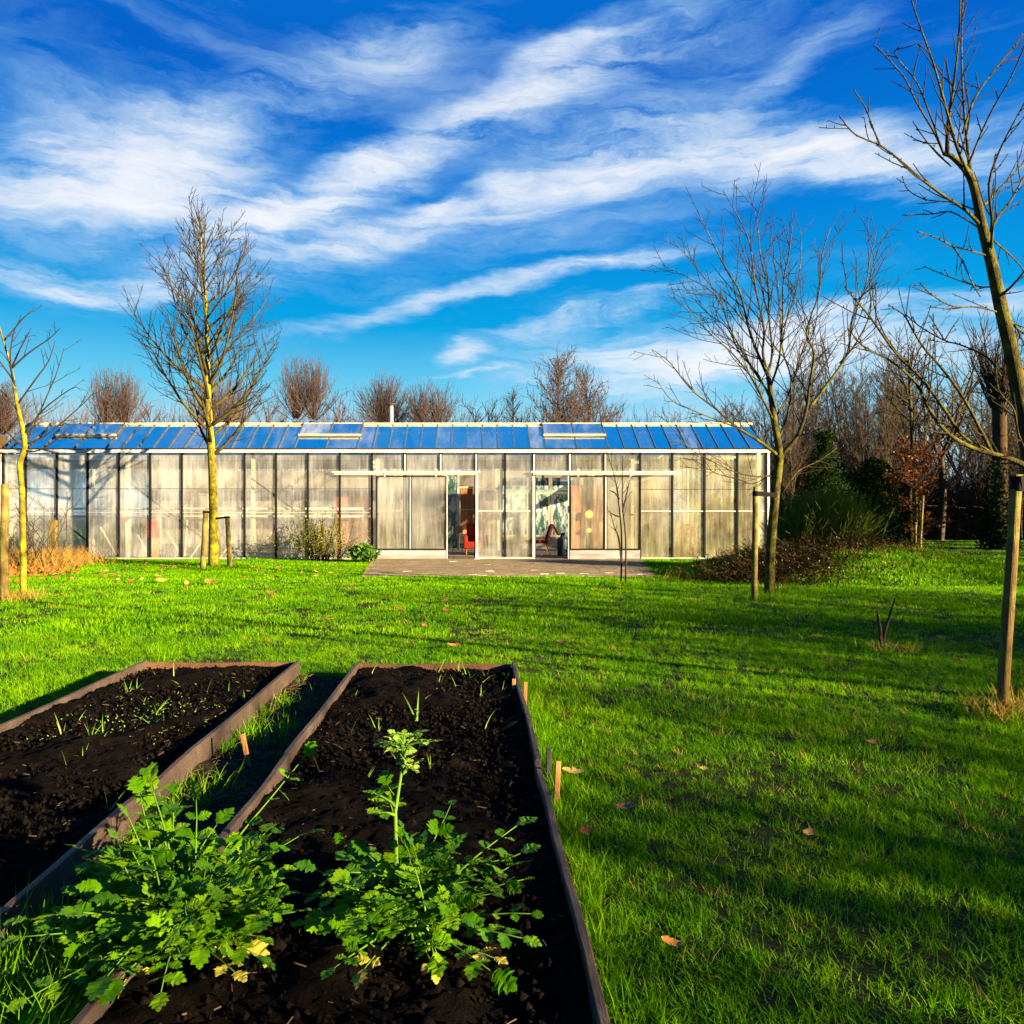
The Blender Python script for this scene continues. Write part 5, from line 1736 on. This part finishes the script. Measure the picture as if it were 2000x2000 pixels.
# brambles on the flank of the mound
mb = MB()
rg = random.Random(85)
for k in range(3200):
    u = abs(rg.gauss(0, .5))
    x = rg.gauss(6.2, .75) if k % 3 else rg.gauss(7.6, 1.1)
    yy = rg.gauss(15.7, .6) if k % 3 else rg.gauss(17.0, .6)
    z = mound_h(x, yy)
    a = rg.uniform(0, 6.28)
    cp, cr = grow(rg, (x, yy, z - .02), (math.cos(a) * .7, math.sin(a) * .7, 1), rg.uniform(.2, .55), .006, .003, .12, .15, -.14)
    mb.tube(cp, cr, 3, False)
    for q in range(2):
        add_leaf(mb, along(cp, cr, rg.random() * .99)[0], rg, .05, .2)
tag(mb.build('bramble_thicket', M_bramble), 'brown bramble tangle on the left flank of the mound', None, None, 'stuff')

# yellow-green shrub and dark plant by the wall
sx_, sy_ = fx(625) * 22.5 / FD, 22.4
o = Vector((sx_, sy_, 0))
sh = thing('privet_shrub', o, 'yellow green leafy shrub against the wall left of the left door', 'shrub')
rg = random.Random(87)
mb, lf = MB(), MB()
for k in range(110):
    a = rg.uniform(0, 6.28)
    ln = min(1.1, abs(rg.gauss(0, .6)))
    d = Vector((math.cos(a) * math.sin(ln), math.sin(a) * math.sin(ln) * .7, math.cos(ln)))
    cp, cr = grow(rg, o + Vector((rg.gauss(0, .3), rg.gauss(0, .15), -.03)), d, rg.uniform(.8, 1.55), .010, .004, .15, .09, .05)
    mb.tube(cp, cr, 3, False)
    for q in range(22):
        pp, dd_, rr_ = along(cp, cr, rg.uniform(.25, .999))
        add_leaf(lf, pp + Vector((rg.gauss(0, .05), rg.gauss(0, .05), rg.gauss(0, .05))), rg, .062, .6)
mb.build('branches', M_twig_moss, sh, o)
lf.build('foliage', M_shrubleaf, sh, o)
blob_plant('low_plant', 'low dark green strap leaved plant left of the left door', fx(712) * 21.9 / FD, 21.7, .42, .46, M_darkleaf, 620, 88, .15, 0)
# brown bush and dry grass at the left end
o = Vector((bx(60, 19.5), 19.5, 0))
sh = thing('twiggy_bush', o, 'brown leafless bush among dry grass at the left end of the wall', 'shrub')
rg = random.Random(89)
out = []
for k in range(26):
    a = rg.uniform(0, 6.28)
    cp, cr = grow(rg, o + Vector((rg.gauss(0, .3), rg.gauss(0, .2), -.05)), (math.cos(a) * .5, math.sin(a) * .4, 1), rg.uniform(1.1, 2.1), .012, .005, .2, .09, .01)
    out.append((0 if k < 6 else 1, cp, cr))
    sprout(out, rg, cp, cr, [dict(dens=3.5, len=(.2, .4), ang=(.5, 1), r=.005, rt=.004, seg=.12, min=.15, lv=2), dict(dens=3, len=(.3, .5), ang=(.5, 1), r=.004, rt=.003, seg=.1, min=.1, lv=3)])
emit(sh, o, out, M_twig, M_twig)


def dry_tuft(pts_, n, L, seed, name, spread=.3):
    rg = random.Random(seed)
    mb = MB()
    for k in range(n):
        p = rg.choice(pts_)
        q = Vector((p[0] + rg.gauss(0, spread), p[1] + rg.gauss(0, spread * .7), 0))
        q.z = mound_h(q.x, q.y) - .02
        a = rg.uniform(0, 6.28)
        blade(mb, q, Vector((math.cos(a) * .4, math.sin(a) * .4, 1)), L * rg.uniform(.5, 1.2), .012, rg.uniform(.02, .25), rg)
    tag(mb.build(name, M_drygrass), kind='stuff')


dry_tuft([(bx(p, 19.5), 19.5 + q) for p in range(-40, 135, 12) for q in (0, .8, 1.6)], 2600, .62, 90, 'dry_grass', .25)
dry_tuft([(rng.gauss(8.8, 1.7), rng.gauss(16.6, 1.0)) for _ in range(60)], 900, .24, 96, 'dry_grass', .22)
dry_tuft([(bx(p, 19.2), 19.2) for p in range(1715, 1755, 6)], 420, .34, 91, 'dry_grass', .2)
dry_tuft([(G(px, py).x, G(px, py).y) for px, py in ((1945, 1400), (1975, 1405), (1995, 1395))], 260, .22, 92, 'dry_grass', .10)
dry_tuft([(G(px, py).x, G(px, py).y) for px, py in ((1722, 1268), (1740, 1272), (1760, 1275))], 90, .14, 93, 'dry_grass', .10)
dry_tuft([(G(px, py).x, G(px, py).y) for px, py in ((15, 1175), (50, 1168))], 220, .24, 94, 'dry_grass', .2)

# saplings
g = G(1215, 1143)
sp = thing('sapling', g, 'thin bare multi stemmed sapling standing before the right door', 'sapling')
rg = random.Random(95)
dS = g.y
out = []
for hp in ([(1213, 1143), (1214, 1050), (1208, 980), (1200, 930), (1186, 885)], [(1222, 1140), (1222, 1050), (1216, 990), (1216, 940), (1216, 890)], [(1214, 1100), (1208, 1050), (1200, 1030), (1192, 1000)],
           [(1216, 1000), (1225, 960), (1230, 937)], [(1210, 975), (1200, 962), (1190, 958)], [(1212, 1010), (1198, 1005), (1188, 998)]):
    cp, cr = spline([P(x, y, dS + rg.uniform(-.05, .05)) for x, y in hp], [.018 - .012 * i / (len(hp) - 1) for i in range(len(hp))], 3)
    out.append((0 if len(hp) > 4 else 1, cp, cr))
    sprout(out, rg, cp, cr, [dict(dens=3.5, len=(.12, .3), ang=(.5, .9), r=.005, rt=.004, seg=.1, min=.12, max=.5, u0=.4, lv=2)])
emit(sp, g, out, M_twig, M_twig)
g = G(1722, 1268)
sp = thing('sapling', g, 'cut back stump with two thin upright shoots on the right lawn', 'sapling')
out = []
dS = g.y
for hp, r0 in (([(1722, 1272), (1721, 1245), (1716, 1210), (1713, 1193)], .02), ([(1724, 1270), (1727, 1240), (1737, 1205), (1748, 1168)], .022), ([(1722, 1272), (1721, 1255), (1718, 1240)], .03), ([(1725, 1272), (1727, 1255), (1728, 1240)], .026)):
    cp, cr = spline([P(x, y, dS) for x, y in hp], [r0 - r0 * .6 * i / (len(hp) - 1) for i in range(len(hp))], 3)
    out.append((0 if r0 > .023 else 1, cp, cr))
emit(sp, g, out, M_bark_brown, M_twig)

# shade trees out of frame on the right (they throw the dappled shade on the lawn)
SHADE = []
for s in range(3):
    rgs = random.Random(500 + s)
    out = []
    for j in range(9):
        a = rgs.uniform(0, 6.28)
        cp, cr = grow(rgs, (rgs.gauss(0, .5), rgs.gauss(0, .5), -.1), (math.cos(a) * .35, math.sin(a) * .35, 1), rgs.uniform(3.2, 4.8), .035, .010, .4, .07, .03)
        out.append((0, cp, cr))
        sprout(out, rgs, cp, cr, [dict(dens=6, len=(.3, .5), ang=(.5, 1.0), r=.012, rt=.008, trop=.03, seg=.35, min=.6, u0=.1, lv=2), dict(dens=4.5, len=(.35, .6), ang=(.5, 1.0), r=.009, rt=.007, seg=.3, min=.4, lv=3)])
    SHADE.append(model(out, M_bark_brown, M_twig))
rg = random.Random(501)
for j, yy in enumerate([-13.5 + 1.5 * q for q in range(8)] + [-1.4, -.2, .8] + [1.2 + 1.3 * q for q in range(6)] + [11.2, 13.4]):
    place_tree('hazel_bush', SHADE[j % 3], 13.3 + rg.uniform(-1, 1.5) + max(0, yy - 6) * .45, yy, 'tall bare hazel bush in the row along the right side of the garden', 'hazel bushes along the right side', rg.uniform(.85, 1.15) * (.72 if yy > 10 else .95 if yy < -2 else .76 if yy < 1 else .86), None, rg.uniform(0, 6.28), 'shrub')

for j in range(6):
    yy = 20.5 + j * 3.4
    place_tree('hazel_bush', SHADE[(j + 1) % 3], yy * .74 + 4.2 + rg.uniform(-.5, .8), yy, 'tall bare hazel bush beyond the right edge of the garden', 'hazel bushes beyond the right edge', rg.uniform(1.1, 1.5), None, rg.uniform(0, 6.28), 'shrub')

# ------------------------------------------------------------------ grass
GC = bpy.data.collections.new('grass_models')


def clump(name, n, rad, L, wd, seed, seg=3, mat=None):
    rg = random.Random(seed)
    mb = MB()
    tints = []
    for k in range(n):
        a = rg.uniform(0, 6.28)
        rr = rad * math.sqrt(rg.random())
        b = rg.uniform(0, 6.28)
        ln = abs(rg.gauss(0, .5))
        nv = len(mb.v)
        blade(mb, (rr * math.cos(a), rr * math.sin(a), -.005), Vector((math.cos(b) * ln, math.sin(b) * ln, 1)), L * rg.uniform(.45, 1.2), wd * rg.uniform(.7, 1.2), rg.uniform(.02, .38), rg, seg)
        tv = min(1, max(0, rg.gauss(.45, .28)))
        tints += [tv] * (len(mb.v) - nv)
    me = mb.mesh(name, mat or M_grass)
    at = me.attributes.new('tint', 'FLOAT', 'POINT')
    at.data.foreach_set('value', tints)
    o_ = bpy.data.objects.new(name, me)
    GC.objects.link(o_)
    return o_


for s in range(5):
    clump('a_near_%d' % s, 18, .05, .054, .0036, 700 + s)
for s in range(4):
    clump('b_mid_%d' % s, 22, .10, .062, .0075, 720 + s, 2)
for s in range(4):
    clump('c_far_%d' % s, 26, .22, .06, .014, 740 + s, 2)
for s in range(2):
    clump('e_dry_%d' % s, 9, .07, .07, .0045, 780 + s, 2, M_drygrass)
for s in range(3):
    clump('d_tall_%d' % s, 22, .06, .20, .0055, 760 + s, 4)


def in_beds(x, y, m=0.0):
    return ((x > -2.72 - m) & (x < -1.42 + m) & (y < 6.31 + m) & (y > .8)) | ((x > -.955 - m) & (x < .34 + m) & (y < 6.25 + m) & (y > .8))


nr = np.random.RandomState(3)


def noise2(x, y, s, seed):
    r_ = np.random.RandomState(seed)
    z = np.zeros_like(x)
    for k in range(9):
        a = r_.uniform(0, 6.28)
        fq = s * r_.uniform(.5, 2.2)
        z += np.sin(fq * (x * np.cos(a) + y * np.sin(a)) + r_.uniform(0, 6.28)) / 3
    return z


def lawn_points(y0, y1, dens, idx, lo_=-1.0):
    ar = []
    wl = lambda d: (0 - CX) / F * d - 3.6 - .03 * d
    wr = lambda d: (2000 - CX) / F * d + 4.2 + .03 * d
    W0, W1 = wl(y1), wr(y1)
    n = int((W1 - W0) * (y1 - y0) * dens)
    x = nr.uniform(W0, W1, n)
    y = nr.uniform(y0, y1, n)
    ok = (x > (0 - CX) / F * y - 3.6 - .03 * y) & (x < (2000 - CX) / F * y + 4.2 + .03 * y)
    ok &= ~in_beds(x, y, .0)
    path = (x > -1.425) & (x < -.95) & (y < 6.3)
    ok &= ~(path & (nr.uniform(0, 1, n) > np.where(y < 2.4, .35, .035)))
    ok &= ~((y > FD - .12) & (x > X0 - .1) & (x < X1 + .1) & (y < YB + 1))
    u = (y - yN) / (yF - yN)
    tl = xL0 + (xL1 - xL0) * u + .04 * np.sin(y * 9)
    tr_ = xR0 + (xR1 - xR0) * u + .04 * np.sin(y * 7)
    ok &= ~((u > 0.0) & (u < 1.05) & (x > tl) & (x < tr_))
    # bare earthy patches on the right lawn and around the trunks
    pn = noise2(x, y, 1.6, 4)
    bare = (x > 1.0) & (y > 3.6) & (y < 9.5) & (pn > .66)
    ok &= ~(bare & (nr.uniform(0, 1, n) < .55))
    dens2 = noise2(x, y, 4.5, 8)
    ok &= (nr.uniform(0, 1, n) < .80 + .3 * dens2)
    x, y = x[ok], y[ok]
    z = np.array([mound_h(a, b) for a, b in zip(x, y)]) if y1 > 13 else np.zeros_like(x)
    sc = nr.uniform(.7, 1.25, len(x)) * (1 + .18 * noise2(x, y, 2.2, 12))
    ids = idx[0] + nr.randint(0, idx[1], len(x))
    if y1 < 15:
        dry = nr.uniform(0, 1, len(x)) < np.where(noise2(x, y, 1.3, 21) > .35, .04, .008) * np.where(x > .5, 1, .5)
        ids[dry] = 16 + nr.randint(0, 2, int(dry.sum()))
    return np.stack([x, y, z], 1), np.clip(sc, .5, 1.6), ids


def mound_points(n):
    x = nr.uniform(MOUND[0] - MOUND[2], MOUND[0] + MOUND[2], n)
    y = nr.uniform(MOUND[1] - MOUND[3], MOUND[1] + MOUND[3], n)
    z = np.array([mound_h(a, b) for a, b in zip(x, y)])
    ok = z > .04
    return np.stack([x, y, z], 1)[ok], nr.uniform(.8, 1.5, int(ok.sum())), 9 + nr.randint(0, 4, int(ok.sum()))


sets = [mound_points(4200), lawn_points(1.4, 5.2, 900, (0, 5)), lawn_points(5.2, 8.5, 480, (0, 5)), lawn_points(8.5, 14, 130, (5, 4)), lawn_points(14, 24, 75, (9, 4)), lawn_points(24, 62, 9, (9, 4))]
# taller fringe along the boards and in the path
fr = []
r4 = random.Random(31)
for k in range(620):
    y = r4.uniform(1.5, 6.3)
    s = r4.random()
    if s < .36:
        fr.append((.36 + abs(r4.gauss(0, .06)), y, 0, r4.uniform(.35, .75)))
    elif s < .50:
        fr.append((-2.73 - abs(r4.gauss(0, .04)), y, 0, r4.uniform(.25, .5)))
    elif s < .60:
        fr.append((-1.40 + abs(r4.gauss(0, .04)), y, 0.01, r4.uniform(.3, .8)))
    elif s < .80:
        fr.append((r4.uniform(-1.42, -1.0), r4.uniform(1.3, 2.5), 0.01, r4.uniform(.6, 1.15)))
    else:
        fr.append((r4.uniform(-2.7, .3), 6.33 + abs(r4.gauss(0, .05)), 0, r4.uniform(.3, .6)))
for k in range(60):
    fr.append((r4.gauss(-1.25, .08), r4.choice((4.55, 4.6, 5.3, 3.6)) + r4.gauss(0, .12), .01, r4.uniform(.4, .8)))
for (px, py, n_, sd_) in ((1490, 1172, 90, .35), (400, 1112, 40, .3), (1216, 1145, 40, .15), (1722, 1270, 50, .25), (1970, 1400, 50, .15), (300, 1285, 24, .2)):
    g = G(px, py)
    for k in range(n_):
        fr.append((g.x + r4.gauss(0, sd_), g.y + r4.gauss(0, sd_), 0, r4.uniform(.4, .9)))
fr = np.array(fr)
sets.append((fr[:, :3], fr[:, 3], 13 + nr.randint(0, 3, len(fr))))
PTS = np.concatenate([s[0] for s in sets])
SCL = np.concatenate([s[1] for s in sets])
IDX = np.concatenate([s[2] for s in sets]).astype(np.int32)
me = bpy.data.meshes.new('grass')
me.vertices.add(len(PTS))
me.vertices.foreach_set('co', PTS.astype(np.float32).ravel())
for nm, ty, arr in (('scl', 'FLOAT', SCL.astype(np.float32)), ('idx', 'INT', IDX), ('rot', 'FLOAT', nr.uniform(0, 6.28, len(PTS)).astype(np.float32))):
    at = me.attributes.new(nm, ty, 'POINT')
    at.data.foreach_set('value', arr)
me.materials.append(M_grass)
grass = put('grass', me)
tag(grass, 'short green grass of the lawn with a taller fringe along the beds', None, None, 'stuff')
ng = bpy.data.node_groups.new('scatter_grass', 'GeometryNodeTree')
ng.interface.new_socket('Geometry', in_out='INPUT', socket_type='NodeSocketGeometry')
ng.interface.new_socket('Geometry', in_out='OUTPUT', socket_type='NodeSocketGeometry')
gi = ng.nodes.new('NodeGroupInput')
go = ng.nodes.new('NodeGroupOutput')
mp = ng.nodes.new('GeometryNodeMeshToPoints')
ip = ng.nodes.new('GeometryNodeInstanceOnPoints')
ci = ng.nodes.new('GeometryNodeCollectionInfo')
ci.inputs['Collection'].default_value = GC
ci.inputs['Separate Children'].default_value = True
ci.inputs['Reset Children'].default_value = True


def nattr(nm, ty):
    a = ng.nodes.new('GeometryNodeInputNamedAttribute')
    a.data_type = ty
    a.inputs[0].default_value = nm
    return a.outputs[0]


cxyz = ng.nodes.new('ShaderNodeCombineXYZ')
ng.links.new(nattr('rot', 'FLOAT'), cxyz.inputs[2])
ng.links.new(gi.outputs[0], mp.inputs[0])
ng.links.new(mp.outputs[0], ip.inputs['Points'])
ng.links.new(ci.outputs[0], ip.inputs['Instance'])
ip.inputs['Pick Instance'].default_value = True
ng.links.new(nattr('idx', 'INT'), ip.inputs['Instance Index'])
ng.links.new(cxyz.outputs[0], ip.inputs['Rotation'])
ng.links.new(nattr('scl', 'FLOAT'), ip.inputs['Scale'])
ng.links.new(ip.outputs[0], go.inputs[0])
grass.modifiers.new('scatter', 'NODES').node_group = ng
